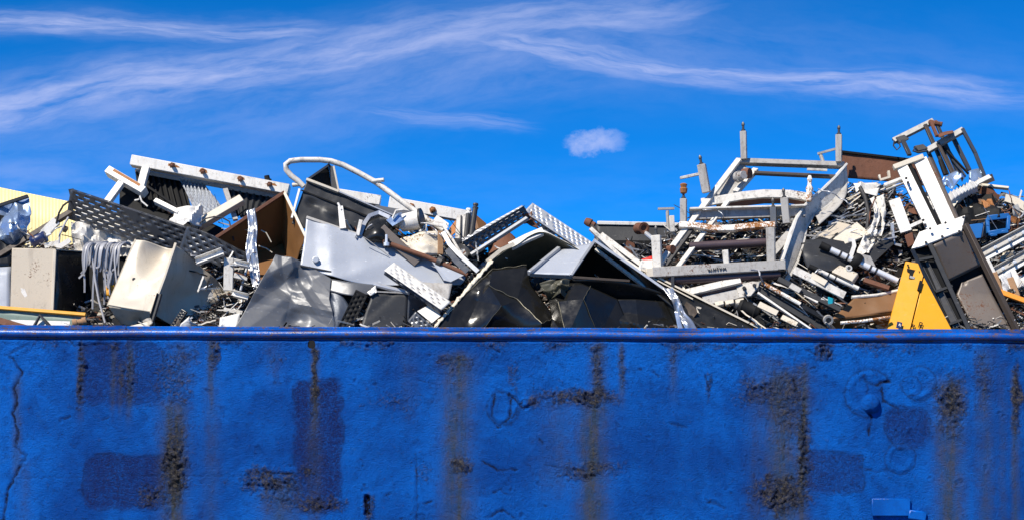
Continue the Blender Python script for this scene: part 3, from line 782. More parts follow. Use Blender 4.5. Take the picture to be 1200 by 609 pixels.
# pale backing added behind the tray to make its slots show bright
one('slot_backing', 'added white backing that brightens the slots of the dark perforated tray', 'board', MB().plate([P(88, 236, 1.45), P(205, 272, 1.45), P(205, 284, 1.2), P(88, 262, 1.2)], .02), M['white_clean'])
tr = Thing('cable_tray', 'long dark perforated cable tray sloping down from the left', 'cable tray')
tr.part('web', MB().tray(P(80, 239.5, .95), P(236, 291, .88),   .315, .05, V(.18, -1, -.55), rows=7, pitch=.12, back=True), M['galv_dark'], solid=.003, smooth=30)
tr.part('end_tab', MB().plate([P(80, 222, .93), P(86, 221, .93), P(85, 230, .93), P(82, 230, .93)], .012), M['dark_grey'])
tr.done()
def bend(p, s): return p + V(0, -.05 * math.sin(s * 3.1), .015 * math.sin(s * 5))
one('cable_tray', 'bent perforated tray continuing right of the long dark tray behind the beige bin', 'cable tray', MB().tray(P(214, 279, .8), P(290, 311, .78), .25, .045, V(.1, -1, -.3), rows=5, pitch=.11, back=True, warp=bend), M['galv_dark'], solid=.003, smooth=30)

# beige locker
lk = Thing('metal_locker', 'upright beige metal locker with a side coloured dark for shade at the left', 'locker')
fq = [P(14, 291, .55), P(64, 292, .5), P(60, 388, .42), P(11, 388, .45)]
lk.part('door', MB().prism(fq, (0.0, .02, 0)), M['beige_grey'], bevel=.005)
lk.part('edge_strip', MB().bar(P(64.5, 293, .50), P(60.5, 388, .42), .028, .03), M['beige'], bevel=.003)
lk.part('roof', MB().prism([P(14, 290.5, .56), P(65, 291.5, .51), P(110, 295, 1.0), P(52, 294, 1.05)], (0, 0, -.012)), M['beige_grey'])
lk.part('side_panel', MB().sheet([[P(65, 293, .52), P(108, 296, .98)], [P(61, 388, .44), P(106, 388, .9)]], 12, 12, folds=3, famp=.03, seed=5), M['black_gloss'], solid=.004)  # black stands in for the shade on this side of the beige locker
lk.part('chipped_paint', MB().plate([P(24, 337, .488), P(29, 338, .486), P(32, 346, .48), P(29, 348, .48), P(25, 342, .484)], .002), M['white_clean'])
lk.done()
one('dark_sheet', 'black steel panel hanging in the gap between the locker and the beige bin', 'metal sheet', MB().sheet([[P(104, 292, .95), P(140, 290, .9)], [P(100, 392, .7), P(165, 392, .7)]], 10, 10, folds=4, famp=.05, seed=7), M['black_matt'], solid=.004)
# cables hanging in a bunch
ORD = 'first second third fourth fifth sixth seventh eighth ninth tenth eleventh twelfth thirteenth fourteenth fifteenth sixteenth seventeenth eighteenth nineteenth twentieth twenty-first twenty-second twenty-third twenty-fourth'.split()
rc_ = random.Random(21)
for i in range(24):
    x = 98 + i * 1.85 + rc_.uniform(-1, 1); ex = x + rc_.uniform(-12, 8); ey = rc_.uniform(308, 362)
    dd = .62 + rc_.uniform(-.05, .05)
    pts = [P(x + 14, 286 + rc_.uniform(-3, 3), dd + .18), P(x + 6, 284, dd + .05), P(x + 1, 289, dd - .02), P(x - 1, 303, dd - .03), P((x + ex) / 2 + rc_.uniform(-2, 2), (ey + 300) / 2 + 6, dd - .02), P(ex, ey, dd)]
    sm = []
    for k in range(len(pts) - 1):
        for q in range(3): sm.append(pts[k].lerp(pts[k + 1], q / 3))
    sm.append(pts[-1])
    for _ in range(2): sm = [sm[0]] + [(sm[k - 1] + sm[k] * 2 + sm[k + 1]) / 4 for k in range(1, len(sm) - 1)] + [sm[-1]]
    one('cable', ('%s grey cable from the left in the hanging bunch' % ORD[i]), 'cable', MB().prof(sm, [(-.008, -.004), (.008, -.004), (.010, 0), (.008, .004), (-.008, .004), (-.010, 0)], V(.1 * rc_.uniform(-3, 3), -1, 0)), M['cable'], group='grey cables hanging in a bunch')
one('cable', 'single long grey cable end reaching down to the container rim', 'cable', MB().tube([P(108, 300, .6), P(112, 330, .58), P(116, 352, .55), P(125, 384, .5)], .012, 7), M['cable'], smooth=60)
one('cable', 'thin pale cable loop knotted beside the hanging bunch', 'cable', MB().tube([P(133, 290, .62), P(131, 305, .6), P(128, 314, .58), P(131, 320, .58), P(128, 334, .58), P(129, 345, .6)], .011, 7), M['cable'])
one('yellow_rag', 'small yellow torn scrap behind the beige bin', 'scrap', MB().sheet([[P(124, 333, .6), P(134, 334, .6)], [P(125, 346, .58), P(131, 348, .6)]], 5, 5, folds=3, famp=.03, seed=3), M['yellow'], solid=.004)
# beige dented bin
bn = Thing('dented_cabinet', 'crushed beige metal cabinet tipped over with a deep dent at its top', 'cabinet')
dn = []
bn.part('front_panel', MB().sheet([[P(159, 281, .52), P(183, 283, .50), P(205, 289, .42)], [P(143, 318, .42), P(167, 325, .36), P(192, 326, .33)], [P(126.5, 357, .36), P(151, 361, .30), P(176, 365, .26)]], 40, 40, namp=.006, seed=12, dents=((.62, .13, .44, .17), (.5, .55, .3, .012))), M['beige'], solid=.008, smooth=60)
bn.part('side_panel', MB().sheet([[P(206, 286, .42), P(232, 309, .72), P(266, 341, 1.05)], [P(193, 325, .33), P(228, 345, .66), P(270, 352, 1.0)], [P(178, 366, .27), P(222, 390, .62), P(262, 392, .95)]], 40, 40, folds=3, famp=.03, namp=.03, nsc=3, seed=15, dents=((.35, .62, .32, .07), (.75, .55, .2, -.05))), M['beige_grey'], solid=.006, smooth=50)
bn.part('bottom_panel', MB().sheet([[P(127, 358, .36), P(176, 366, .26)], [P(150, 392, .6), P(186, 394, .5)]], 14, 14, folds=3, famp=.03, seed=18), M['beige_grey'], solid=.005)
bn.part('corner_edge', MB().prof([P(206, 285, .415), P(193, 325, .322), P(177, 367, .255)], [(-.012, -.012), (.012, -.012), (.012, .012), (-.012, .012)]), M['beige'], bevel=.003)
bn.part('corner_edge', MB().prof([P(159, 280.5, .53), P(143, 318, .43), P(126, 358, .37)], [(-.008, -.01), (.008, -.01), (.008, .01), (-.008, .01)]), M['beige_grey'], bevel=.002)
bn.part('keyhole', MB().lathe(P(157, 327, .375), P(157, 327, .40), [(0, .004), (0, .018), (1, .018)], 10), M['dark_steel'])
bn.done()
one('door_handle_bar', 'dark steel latch bar leaning on the beige dented cabinet at the rim', 'bar', MB().channel(P(188, 344, .22), P(176, 384, .18), .055, .03, .006, V(-.3, -1, .2), back=False), M['dark_steel'], bevel=.003)
one('perforated_strip', 'black and white grille strip poking up at the rim below the dented cabinet', 'strip', MB().tray(P(199, 388, .2), P(216, 363, .22), .07, .02, V(-.3, -1, .3), rows=2, pitch=.03), M['black_gloss'], solid=.003)
one('paper_scrap', 'white folded sheet wedged at the rim below the dented cabinet', 'scrap', MB().sheet([[P(212, 379, .16), P(222, 370, .2)], [P(206, 392, .14), P(228, 390, .2)]], 6, 6, folds=2, famp=.02, seed=1), M['white_clean'], solid=.003)
one('white_strip', 'pale bent strip lying along the rim under the dented cabinet', 'strip', MB().sheet([[P(146, 383, .1), P(175, 376, .14)], [P(146, 390, .1), P(176, 388, .12)]], 8, 2, folds=2, famp=.01, seed=1), M['cream'], solid=.004)
# yellow and green channel at the rim
yg = Thing('painted_channel', 'green steel channel with a yellow top edge along the left rim', 'channel')
yg.part('web', MB().sheet([[P(-30, 359, .22), P(102, 369.5, .22)], [P(-30, 380, .2), P(102, 392, .2)]], 20, 3, namp=.008, seed=2), M['green_grey'], solid=.008)
yg.part('top_edge', MB().bar(P(-30, 358.5, .225), P(101, 369, .225), .035, .07, V(0, -1, .3)), M['yellow'], bevel=.004)
yg.done()
one('rusty_strip', 'dark rusty strip lying at the left rim in front of the green channel', 'strip', MB().bar(P(-20, 370, .16), P(32, 385, .13), .07, .02, V(0, -1, .5)), M['rust'])
one('white_wedge', 'white wedge of sheet metal at the left rim', 'metal sheet', MB().plate([P(12, 374, .15), P(82, 376, .15), P(80, 390, .12), P(40, 392, .12)], .01), M['white_clean'])
one('hand_lever', 'black jointed lever lying on the left rim', 'lever', MB().tube([P(40, 382, .11), P(47, 369, .11), P(55, 378, .1), P(62, 386, .1)], .018, 8), M['dark_steel'])
one('pipe_union', 'short brown pipe fitting lying on the left rim', 'pipe fitting', MB().lathe(P(85, 379, .12), P(101, 376, .16), [(0, .03), (0, .045), (.3, .045), (.3, .034), (.7, .034), (.7, .045), (1, .045), (1, .03)], 12), M['wood'])
one('black_coil', 'loose black wire coil lying at the rim beside the pipe fitting', 'wire', MB().tube([P(98 + 2.0 * i + 5 * math.sin(i * 1.3), 377 + 4 * math.cos(i * 1.1), .13 + .03 * math.sin(i * 2)) for i in range(13)], .009, 6), M['rubber'])

# white roof frame on the left crest
wf = Thing('roof_frame', 'long white steel beam with rusted bolts crowning the left of the heap', 'steel frame')
bm_ = wf.part('beam', MB().bar(P(154.5, 189, 1.62), P(339, 223.5, 1.62), .112, .13, V(-.05, -1, .12)), M['white_clean'], bevel=.006)
for (x, y) in ((202, 195), (238, 202.5), (282, 211.5), (316, 217.5)):
    wf.part('rusted_bolt', MB().lathe(P(x, y - 1, 1.575), P(x, y - 1, 1.50), [(0, .034), (.3, .034), (.3, .022), (.8, .022), (1, .012)], 6), M['rust'], parent=bm_)
    wf.part('rust_stain', MB().plate([P(x + 7 * math.cos(a) * (1 + .3 * math.sin(3 * a + x)), y + 1 + (5 + 2 * math.sin(2 * a + x)) * math.sin(a), 1.556 - .055 * .0) for a in [k * .5236 for k in range(12)]], .0015), M['rust_orange'], parent=bm_)
wf.part('strut', MB().bar(P(171.5, 196, 1.53), P(163, 228, 1.45), .085, .05, V(-.2, -1, .1)), M['white_clean'], bevel=.004)
wf.part('stub', MB().lathe(P(314, 214, 1.62), P(312.5, 206, 1.62), [(0, .04), (.4, .045), (.5, .03), (1, .028), (1, .005)], 10), M['black_matt'])
wf.part('lower_rail', MB().bar(P(160, 200, 1.75), P(335, 232, 1.75), .04, .08, V(0, -1, -.3)), M['grey_white'])
wf.done()
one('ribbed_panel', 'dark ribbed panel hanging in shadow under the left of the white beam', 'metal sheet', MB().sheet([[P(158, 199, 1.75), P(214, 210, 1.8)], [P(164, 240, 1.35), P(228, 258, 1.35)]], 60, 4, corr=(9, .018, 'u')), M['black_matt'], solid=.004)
one('corrugated_sheet', 'bent grey corrugated sheet below the middle of the white beam', 'metal sheet', MB().sheet([[P(208, 206, 1.78), P(236, 212, 1.78)], [P(220, 230, 1.5), P(252, 232, 1.5)], [P(232, 258, 1.3), P(266, 250, 1.35)]], 60, 14, corr=(7, .02, 'd')), M['galv_mid'], solid=.004)
one('ribbed_panel', 'dark grey ribbed panel under the right end of the white beam', 'metal sheet', MB().sheet([[P(262, 219, 1.75), P(330, 232, 1.75)], [P(276, 252, 1.4), P(306, 262, 1.3)]], 60, 4, corr=(8, .014, 'u')), M['dark_grey'], solid=.004)
b2 = Thing('rusted_beam', 'short white beam with a rust-streaked top at the left crest', 'beam')
b2.part('beam', MB().bar(P(127, 201, 1.45), P(170, 226, 1.3), .085, .12, V(-.15, -1, .5)), M['white_clean'], bevel=.005)
b2.part('rust_patch', MB().bar(P(133, 199.5, 1.385), P(164, 217.5, 1.275), .03, .012, V(-.15, -1, .5)), M['rust_orange'])
b2.part('strut', MB().bar(P(143, 214, 1.35), P(124, 240, 1.2), .08, .05, V(-.3, -1, .2)), M['white_clean'], bevel=.004)
b2.done()
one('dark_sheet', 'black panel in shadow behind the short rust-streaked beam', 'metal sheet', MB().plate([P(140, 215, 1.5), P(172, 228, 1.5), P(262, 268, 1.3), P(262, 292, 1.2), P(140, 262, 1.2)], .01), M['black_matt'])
one('white_rail', 'white rail end pointing down behind the long dark tray', 'rail', MB().bar(P(182, 236, 1.2), P(210, 250, 1.1), .05, .07, V(-.1, -1, .6)), M['white_clean'], bevel=.004)
one('black_rod', 'thin black rod lying below the white beam', 'rod', MB().tube([P(172, 218, 1.4), P(215, 248, 1.25)], .015, 7), M['black_matt'])
one('hook_wire', 'bent white wire hook above the long dark tray', 'wire', MB().tube([P(158, 235, 1.1), P(163, 234, 1.08), P(164, 230, 1.08), P(166, 236, 1.06), P(173, 242, 1.05)], .009, 6), M['white_clean'])
one('folded_sheet', 'white folded sheet lying on the upper edge of the long tray', 'metal sheet', MB().sheet([[P(206, 244, 1.12), P(222, 241, 1.05), P(238, 242, 1.15)], [P(198, 260, .98), P(220, 263, .9), P(236, 266, 1.02)]], 16, 12, folds=4, famp=.07, seed=14), M['white_clean'], solid=.004, smooth=20)
one('cream_beam', 'cream square beam rising right from the tray towards the rusty bin', 'beam', MB().bar(P(226, 268, 1.15), P(284, 234, 1.3), .095, .09, V(-.2, -1, .35)), M['cream'], bevel=.006)
one('black_wire', 'black wire arching over the cream beam', 'wire', MB().tube([P(232, 270, 1.0)] + [P(232 + 24 * (1 - math.cos(a)) * .85, 268 - 14 * math.sin(a), 1.02) for a in (.5, 1, 1.5, 2, 2.5)] + [P(274, 282, .95)], .008, 6), M['rubber'])
one('grey_strut', 'grey strut propped under the right end of the white beam', 'strut', MB().bar(P(264, 222, 1.5), P(276, 258, 1.25), .05, .03, V(.3, -1, 0)), M['grey_white'])
# rusty open bin
rb_ = Thing('rusty_bin', 'open rust-brown steel bin tipped on its corner below the white beam', 'bin')
rb_.part('side_panel', MB().sheet([[P(254, 278, .85), P(294, 251, .95), P(333, 226, 1.05)], [P(268, 304, 1.15), P(302, 300, 1.3), P(332, 285, 1.42)]], 20, 14, namp=.015, seed=6), M['brown_paint'], solid=.006)
rb_.part('end_panel', MB().sheet([[P(333, 226, 1.05), P(345, 250, .9), P(358, 278, .75)], [P(330, 285, 1.42), P(335, 300, 1.25), P(346, 312, 1.0)]], 20, 14, namp=.015, seed=8), M['brown_paint'], solid=.006)
rb_.part('bottom_panel', MB().plate([P(268, 304, 1.15), P(332, 284, 1.43), P(346, 314, 1.0), P(300, 330, .8)], .006), M['brown_paint'])
rb_.part('rim', MB().bar(P(253, 279, .83), P(333.5, 225.5, 1.03), .035, .04), M['rust'], bevel=.004)
rb_.part('rim', MB().bar(P(333, 225, 1.03), P(359, 279, .72), .03, .03), M['cream'], bevel=.004)
rb_.done()
one('foil_strip', 'crumpled silver foil strip hanging over the rusty bin', 'foil', MB().sheet([[P(289, 247, .78), P(299, 244, .78)], [P(291, 268, .72), P(302, 268, .74)], [P(288, 290, .66), P(301, 288, .68)], [P(291, 312, .62), P(303, 310, .62)], [P(297, 338, .52), P(306, 335, .52)]], 10, 60, folds=10, famp=.03, namp=.018, nsc=9, seed=3), M['foil'], solid=.002, smooth=20)
for i, pp in enumerate(([(306, 270), (312, 273), (318, 284)], [(303, 288), (312, 291), (319, 296)])):
    one('thin_wire', ['upper thin pale wire inside the rusty bin', 'lower thin pale wire inside the rusty bin'][i], 'wire', MB().tube([P(x, y, .85) for x, y in pp], .006, 6), M['cream'])
# white frames between the beige cabinet and the grey sheet
for i, (a, b, c, d_, w, lab) in enumerate(((230, 308, 262, 296, .10, 'white channel lying above the dented cabinet, topmost of its pile'), (268, 302, 267, 340, .12, 'upright white channel right of the dented cabinet'),
                                     (274, 308, 292, 312, .07, 'short white slat right of the upright channel, highest of three'), (274, 322, 290, 326, .06, 'short white slat right of the upright channel, middle of three'), (272, 344, 291, 349, .08, 'short white slat right of the upright channel, lowest of three'),
                                     (262, 362, 284, 366, .05, 'white slat near the rim left of the grey crumpled sheet'))):
    one('white_channel', lab, 'channel', MB().channel(P(a, b, .55), P(c, d_, .55), w * .8, .05, .008, V(-.2 + .15 * (i % 3), -1, .3 - .2 * (i % 2)), back=bool(i % 2)), M['white_paint' if i % 2 else 'white_clean'], bevel=.003)
one('white_sheet', 'white folded sheet at the rim left of the grey crumpled sheet', 'metal sheet', MB().sheet([[P(258, 372, .3), P(282, 366, .35)], [P(256, 392, .25), P(276, 392, .25)]], 8, 8, folds=3, famp=.03, seed=5), M['white_clean'], solid=.004)
one('grey_tube', 'thin slanting grey tube behind the upright white channel', 'tube', MB().tube([P(282, 340, .6), P(292, 305, .65)], .014, 8), M['galv_light'])

# bent railing pipe and dark cabinet
rl = Thing('bent_pipe', 'long white pipe bent into a loop above the dark cabinet', 'pipe')
pp = [(356, 219, 1.2), (349, 212, 1.2), (341, 206, 1.2), (335.5, 199, 1.2), (335, 193, 1.2), (340, 189, 1.2), (352, 187.5, 1.22), (375, 187.5, 1.25), (388, 189, 1.25), (402, 193.5, 1.25), (420, 202.5, 1.25), (440, 213.5, 1.22), (460, 228, 1.18), (480, 243, 1.12), (505, 260, 1.05), (520, 270, 1.0)]
rl.part('pipe', MB().tube([P(*q) for q in pp], .030, 12), M['white_paint'], smooth=70)
rl.part('branch_stub', MB().tube([P(437, 212.5, 1.2), P(444, 211.5, 1.19), P(450, 211, 1.18)], .022, 10), M['white_paint'])
rl.part('branch_stub', MB().tube([P(343, 217, 1.22), P(354, 216, 1.2)], .022, 10), M['cream'])
rl.done()
dc = Thing('dark_cabinet', 'large dark grey cabinet lying on its side under the bent pipe', 'cabinet')
pn = dc.part('side_panel', MB().sheet([[P(360, 212, 1.05), P(400, 226, 1.08), P(470, 258, 1.1)], [P(352, 232, .98), P(396, 250, 1.0), P(466, 275, 1.05)], [P(342, 262, .9), P(390, 280, .92), P(460, 300, 1.0)]], 40, 24, folds=3, famp=.02, namp=.015, nsc=5, seed=10, dents=((.2, .5, .12, .04), (.42, .55, .1, -.04))), M['dark_grey'], solid=.006, smooth=40)
dc.part('seam', MB().bar(P(353, 223, 1.0), P(468, 268, 1.05), .014, .012), M['black_matt'], parent=pn)
dc.part('top_flange', MB().bar(P(359, 211, 1.04), P(397, 225.5, 1.06), .028, .06, V(0, -1, .3)), M['cream'], bevel=.003)
dc.part('top_flange', MB().bar(P(397, 225.5, 1.06), P(470, 257.5, 1.1), .016, .06, V(0, -1, .3)), M['galv_light'], bevel=.003)
dc.part('end_gusset', MB().plate([P(362, 210.5, 1.1), P(385, 194, 1.3), P(389, 222, 1.28)], .006), M['black_matt'])
dc.part('end_flange', MB().prism([P(385, 193, 1.29), P(391, 195.5, 1.2), P(397, 223.5, 1.18), P(389, 222, 1.28)], (0, .02, 0)), M['mid_grey'], bevel=.003)
dc.part('end_edge', MB().bar(P(360, 211, 1.08), P(386, 193, 1.27), .022, .02), M['galv_dark'])
dc.part('end_edge', MB().bar(P(391, 195, 1.19), P(397, 224, 1.17), .018, .02), M['cream'])
dc.done()
one('white_edge_strip', 'white edge strip running down the left of the dark cabinet', 'strip', MB().bar(P(351, 222, 1.0), P(342, 256, .88), .02, .03), M['white_clean'])
fb = Thing('white_beam', 'white beam with two rusted bolts far behind the middle of the heap', 'beam')
b0 = fb.part('beam', MB().bar(P(456, 238, 1.95), P(552, 255, 1.95), .125, .1, V(0, -1, .1)), M['white_clean'], bevel=.005)
for (x, y) in ((482, 242), (507, 246)):
    fb.part('rusted_bolt', MB().lathe(P(x, y, 1.91), P(x, y, 1.82), [(0, .038), (.3, .038), (.3, .024), (.8, .024), (1, .012)], 6), M['rust_orange'], parent=b0)
fb.done()
one('white_beam', 'plain white beam end behind the dark cabinet and bent pipe', 'beam', MB().bar(P(395, 228, 1.95), P(446, 236, 1.95), .11, .1, V(0, -1, .1)), M['white_clean'], bevel=.005)
one('grey_sheet', 'grey sheet between the two white beam ends behind the dark cabinet', 'metal sheet', MB().plate([P(440, 240, 1.7), P(500, 252, 1.6), P(500, 275, 1.3), P(440, 262, 1.3)], .006), M['mid_grey'])
bg_ = Thing('blue_grey_sheet', 'large pale blue-grey steel door panel sloping across the middle left', 'door panel')
q0 = bg_.part('skin', MB().sheet([[P(359, 256, .82), P(440, 281, .82), P(546, 319, .85)], [P(356, 284, .66), P(430, 307, .66), P(545, 327, .74)], [P(352, 310, .55), P(420, 332, .55), P(540, 333, .68)]], 40, 24, folds=2, famp=.02, namp=.012, nsc=2.5, seed=22), M['blue_grey'], solid=.008, smooth=50)
bg_.part('top_lip', MB().bar(P(359, 255.5, .83), P(548, 319.5, .86), .03, .05, V(0, -1, .5)), M['grey_white'], bevel=.004)
bg_.part('lock', MB().lathe(P(370, 304, .575), P(370, 304, .54), [(0, .01), (0, .032), (.5, .034), (1, .026), (1, .004)], 14), M['steel_rod'])
bg_.part('drip_edge', MB().bar(P(352, 311, .55), P(388, 318, .54), .014, .02), M['dark_grey'])
bg_.done()
one('white_bracket', 'thin white bracket standing against the dark cabinet', 'bracket', MB().bar(P(399, 242, .86), P(402, 268, .8), .05, .02, taper=1.3).tube([P(396, 238, .86), P(400, 246, .84)], .012, 6), M['white_clean'])
one('white_bracket', 'short pale post standing left of the black monitor shell', 'bracket', MB().bar(P(423, 258, .8), P(419, 276, .78), .035, .03), M['white_clean'])
t = Thing('monitor_shell', 'black plastic monitor shell with a silver rim among the middle scrap', 'monitor')
t.part('shell', MB().sheet([[P(424, 276, .82), P(430, 256, .95), P(444, 248, 1.0)], [P(430, 280, .74), P(441, 270, .72), P(456, 258, .85)], [P(438, 284, .76), P(452, 280, .74), P(462, 268, .85)]], 12, 12, namp=.02, seed=2), M['black_gloss'], solid=.01, smooth=50)
t.part('rim', MB().prof([P(422, 276, .8), P(427, 262, .86), P(433, 253, .9), P(444, 249, .93), P(457, 255, .88)], [(-.02, -.01), (.02, -.01), (.02, .01), (-.02, .01)]), M['galv_light'])
t.done()
t = Thing('silver_box', 'small silver box with a sky-blue top left of the white bucket', 'box')
t.part('shell', MB().prism([P(452, 258, .82), P(466, 250, .84), P(473, 258, .82), P(460, 266, .8)], (.03, .12, .03)), M['foil_blue'], bevel=.006)
t.part('bracket', MB().tube([P(460, 256, .8), P(464, 247, .8), P(472, 246, .82)], .012, 6), M['white_clean'])
t.done()
t = Thing('white_bucket', 'white bucket lying on its side in the middle scrap', 'bucket')
t.part('drum', MB().lathe(P(470, 262, .95), P(494, 257, .9), [(0, .02), (0, .085), (.05, .092), (.92, .10), (.92, .108), (1, .108), (1, .095), (.2, .08)], 22), M['white_clean'])
t.part('rim', MB().lathe(P(492.5, 257.3, .9), P(495, 256.8, .895), [(0, .105), (0, .114), (1, .114), (1, .1)], 22), M['dark_grey'])
t.done()
one('grey_plank', 'grey-brown plank slanting down over the rusty pipe', 'plank', MB().bar(P(446, 268, .78), P(490, 308, .74), .11, .03, V(-.1, -1, .3)), M['taupe'], bevel=.004)
rp = Thing('rusty_pipe', 'long rusty pipe with a flange lying along the blue-grey panel', 'pipe')
rp.part('pipe', MB().tube([P(449, 283, .76), P(500, 301, .7), P(548, 322, .62)], .025, 12), M['rust'])
rp.part('flange', MB().lathe(P(513, 305.5, .69), P(518, 308, .68), [(0, .03), (0, .055), (1, .055), (1, .03)], 14), M['dark_steel'])
rp.part('clamp', MB().lathe(P(451, 283.5, .76), P(454, 284.8, .755), [(0, .03), (0, .05), (1, .05), (1, .03)], 12), M['dark_grey'])
rp.done()
one('bolt_pin', 'upright steel pin above the left end of the rusty pipe', 'bolt', MB().lathe(P(453, 288, .7), P(453, 275, .7), [(0, .03), (.3, .03), (.3, .014), (1, .014), (1, .003)], 8), M['steel_rod'])
one('insulation_block', 'stained white insulation block among the middle scrap', 'insulation', MB().sheet([[P(468, 281, .85), P(492, 273, .85), P(516, 270, .9)], [P(486, 297, .72), P(502, 297, .72), P(517, 298, .78)]], 24, 18, folds=4, famp=.02, namp=.02, nsc=9, seed=5), M['cream'], solid=.05, smooth=40)
one('brown_edge_board', 'short brown board standing right of the stained insulation block', 'board', MB().bar(P(516, 271, .8), P(516, 298, .74), .05, .03, V(.3, -1, 0)), M['wood'])
one('white_tangle_frame', 'thin white bent frame above the insulation block', 'frame', MB().tube([P(492, 272, .85), P(500, 262, .9), P(520, 266, .9), P(530, 280, .8), P(545, 305, .7)], .014, 7).tube([P(500, 262, .9), P(498, 274, .84), P(520, 276, .84)], .012, 7), M['white_paint'])
one('steel_strap', 'pale steel strap curving down right of the insulation block', 'strap', MB().prof([P(519, 272, .75), P(527, 286, .7), P(537, 297, .66), P(560, 318, .6)], [(-.022, -.004), (.022, -.004), (.022, .004), (-.022, .004)], V(-.3, -1, .4)), M['galv_light'])
one('steel_strap', 'dark steel strap lying under the pale curved strap', 'strap', MB().prof([P(524, 292, .7), P(535, 306, .65), P(548, 318, .6)], [(-.03, -.004), (.03, -.004), (.03, .004), (-.03, .004)], V(-.3, -1, .2)), M['galv_dark'])
one('white_plate', 'white angular plate right of the far white beam', 'plate', MB().plate([P(512, 252, 1.4), P(526, 262, 1.3), P(524, 268, 1.2), P(505, 262, 1.2)], .008), M['white_clean'])
# small green-grey cabinet and posts
gc = Thing('grey_cabinet', 'narrow grey-green box standing at the crest left of the cable trays', 'cabinet')
gc.part('shell', MB().prism([P(535, 252, 1.3), P(547, 251, 1.25), P(547, 288, 1.1), P(532, 289, 1.15)], (.06, .25, .02)), M['grey_white'], bevel=.006)
gc.part('door_rib', MB().bar(P(540.5, 253, 1.26), P(539, 287, 1.1), .015, .02), M['dark_grey'])
gc.done()
for i, (a, b, c, d_) in enumerate(((549, 250, 546, 282), (557, 244, 552, 280))):
    t = Thing('threaded_post', ['shorter dark post with a red-white cap beside the grey-green box', 'taller dark post with a bolt head right of the grey-green box'][i], 'post')
    t.part('shaft', MB().tube([P(c, d_, 1.15), P(a, b, 1.25)], .028, 10), M['dark_grey'])
    t.part('cap', MB().lathe(P(a, b + 1, 1.25), P(a + .6, b - 6, 1.26), [(0, .03), (.25, .034), (.25, .022), (.55, .022), (.6, .03), (.9, .028), (1, .01)], 10), M['white_rusty'] if i == 0 else M['dark_steel'])
    t.done()
one('brown_plate', 'small brown plate behind the dark posts', 'plate', MB().plate([P(556, 250, 1.5), P(570, 262, 1.5), P(566, 285, 1.3), P(552, 285, 1.3)], .01), M['brown_paint'])
one('brown_plate', 'orange-brown plate left of the grey-green box', 'plate', MB().plate([P(534, 258, 1.4), P(536, 270, 1.3), P(520, 284, 1.2), P(522, 274, 1.3)], .01), M['rust_orange'])
# cable trays in an inverted V
one('cable_tray', 'pale perforated tray rising right, left arm of the inverted V', 'cable tray', MB().tray(P(540, 283, 1.1), P(614, 242.5, 1.25), .085, .06, V(-.35, -.7, .7), rows=2, pitch=.06, back=True), M['galv_light'], solid=.004, smooth=30)
one('cable_tray', 'dark-sided perforated tray just below the left arm of the inverted V', 'cable tray', MB().tray(P(546, 291, 1.0), P(618, 249, 1.16), .15, .05, V(.1, -1, -.15), rows=4, pitch=.07, back=False), M['galv_dark'], solid=.004, smooth=30)
one('pale_rail', 'pale lower rail under the left arm of the inverted V', 'rail', MB().bar(P(552, 299, .95), P(618, 256, 1.1), .04, .04, V(-.3, -.7, .6)), M['galv_light'], bevel=.003)
one('cable_tray', 'pale perforated tray falling right, right arm of the inverted V', 'cable tray', MB().tray(P(619, 243, 1.2), P(690, 290, 1.05), .16, .07, V(-.1, -.75, .65), rows=4, pitch=.065, back=True), M['galv_light'], solid=.004, smooth=30)
one('torn_lump', 'dark torn metal lump hanging under the peak of the inverted V', 'scrap', MB().sheet([[P(612, 250, 1.2), P(622, 252, 1.2)], [P(614, 262, 1.15), P(632, 268, 1.15)]], 8, 8, folds=5, famp=.06, seed=8), M['rust'], solid=.01)
one('torn_lump', 'second dark lump hanging inside the right arm of the inverted V', 'scrap', MB().sheet([[P(634, 261, 1.2), P(648, 262, 1.2)], [P(634, 273, 1.15), P(650, 274, 1.15)]], 8, 8, folds=5, famp=.05, seed=9), M['olive'], solid=.01)
one('rust_sheet', 'rust-brown rounded sheet behind the left arm of the inverted V', 'metal sheet', MB().sheet([[P(572, 285, 1.5), P(592, 270, 1.5), P(604, 278, 1.5)], [P(572, 300, 1.3), P(592, 300, 1.3), P(606, 300, 1.3)]], 10, 8, namp=.02, seed=4), M['rust'], solid=.006)
# hood with white rim
hd = Thing('white_rimmed_hood', 'open hood with a white rim and stained olive inside in the middle', 'hood')
hd.part('inside', MB().sheet([[P(562, 318, .62), P(600, 289, .74), P(637, 273, .8), P(684, 296, .76)], [P(575, 336, 1.0), P(605, 322, 1.15), P(640, 312, 1.25), P(680, 322, 1.15)]], 24, 14, namp=.02, seed=4), M['olive'], solid=.006)
hd.part('rim', MB().prof([P(570, 307, .66), P(587, 293, .74), P(602, 286, .78)], [(-.02, -.02), (.02, -.02), (.02, .02), (-.02, .02)]), M['cream'])
hd.part('rim', MB().prof([P(598, 289, .78), P(618, 279, .82), P(637, 271, .86)], [(-.045, -.02), (.045, -.02), (.045, .02), (-.045, .02)], V(-.1, -1, .6)), M['white_clean'], bevel=.004)
hd.part('rim', MB().bar(P(637, 271, .86), P(688, 298, .78), .022, .03), M['white_clean'])
hd.done()
one('torn_edge_strip', 'cream torn edge strip slanting up from the rim beside the black sheet', 'strip', MB().sheet([[P(501, 390, .22), P(540, 344, .45), P(575, 304, .66)], [P(504, 391, .2), P(543.5, 346, .42), P(578, 306, .62)]], 90, 2, namp=.02, nsc=30, seed=4), M['cream'], solid=.008)
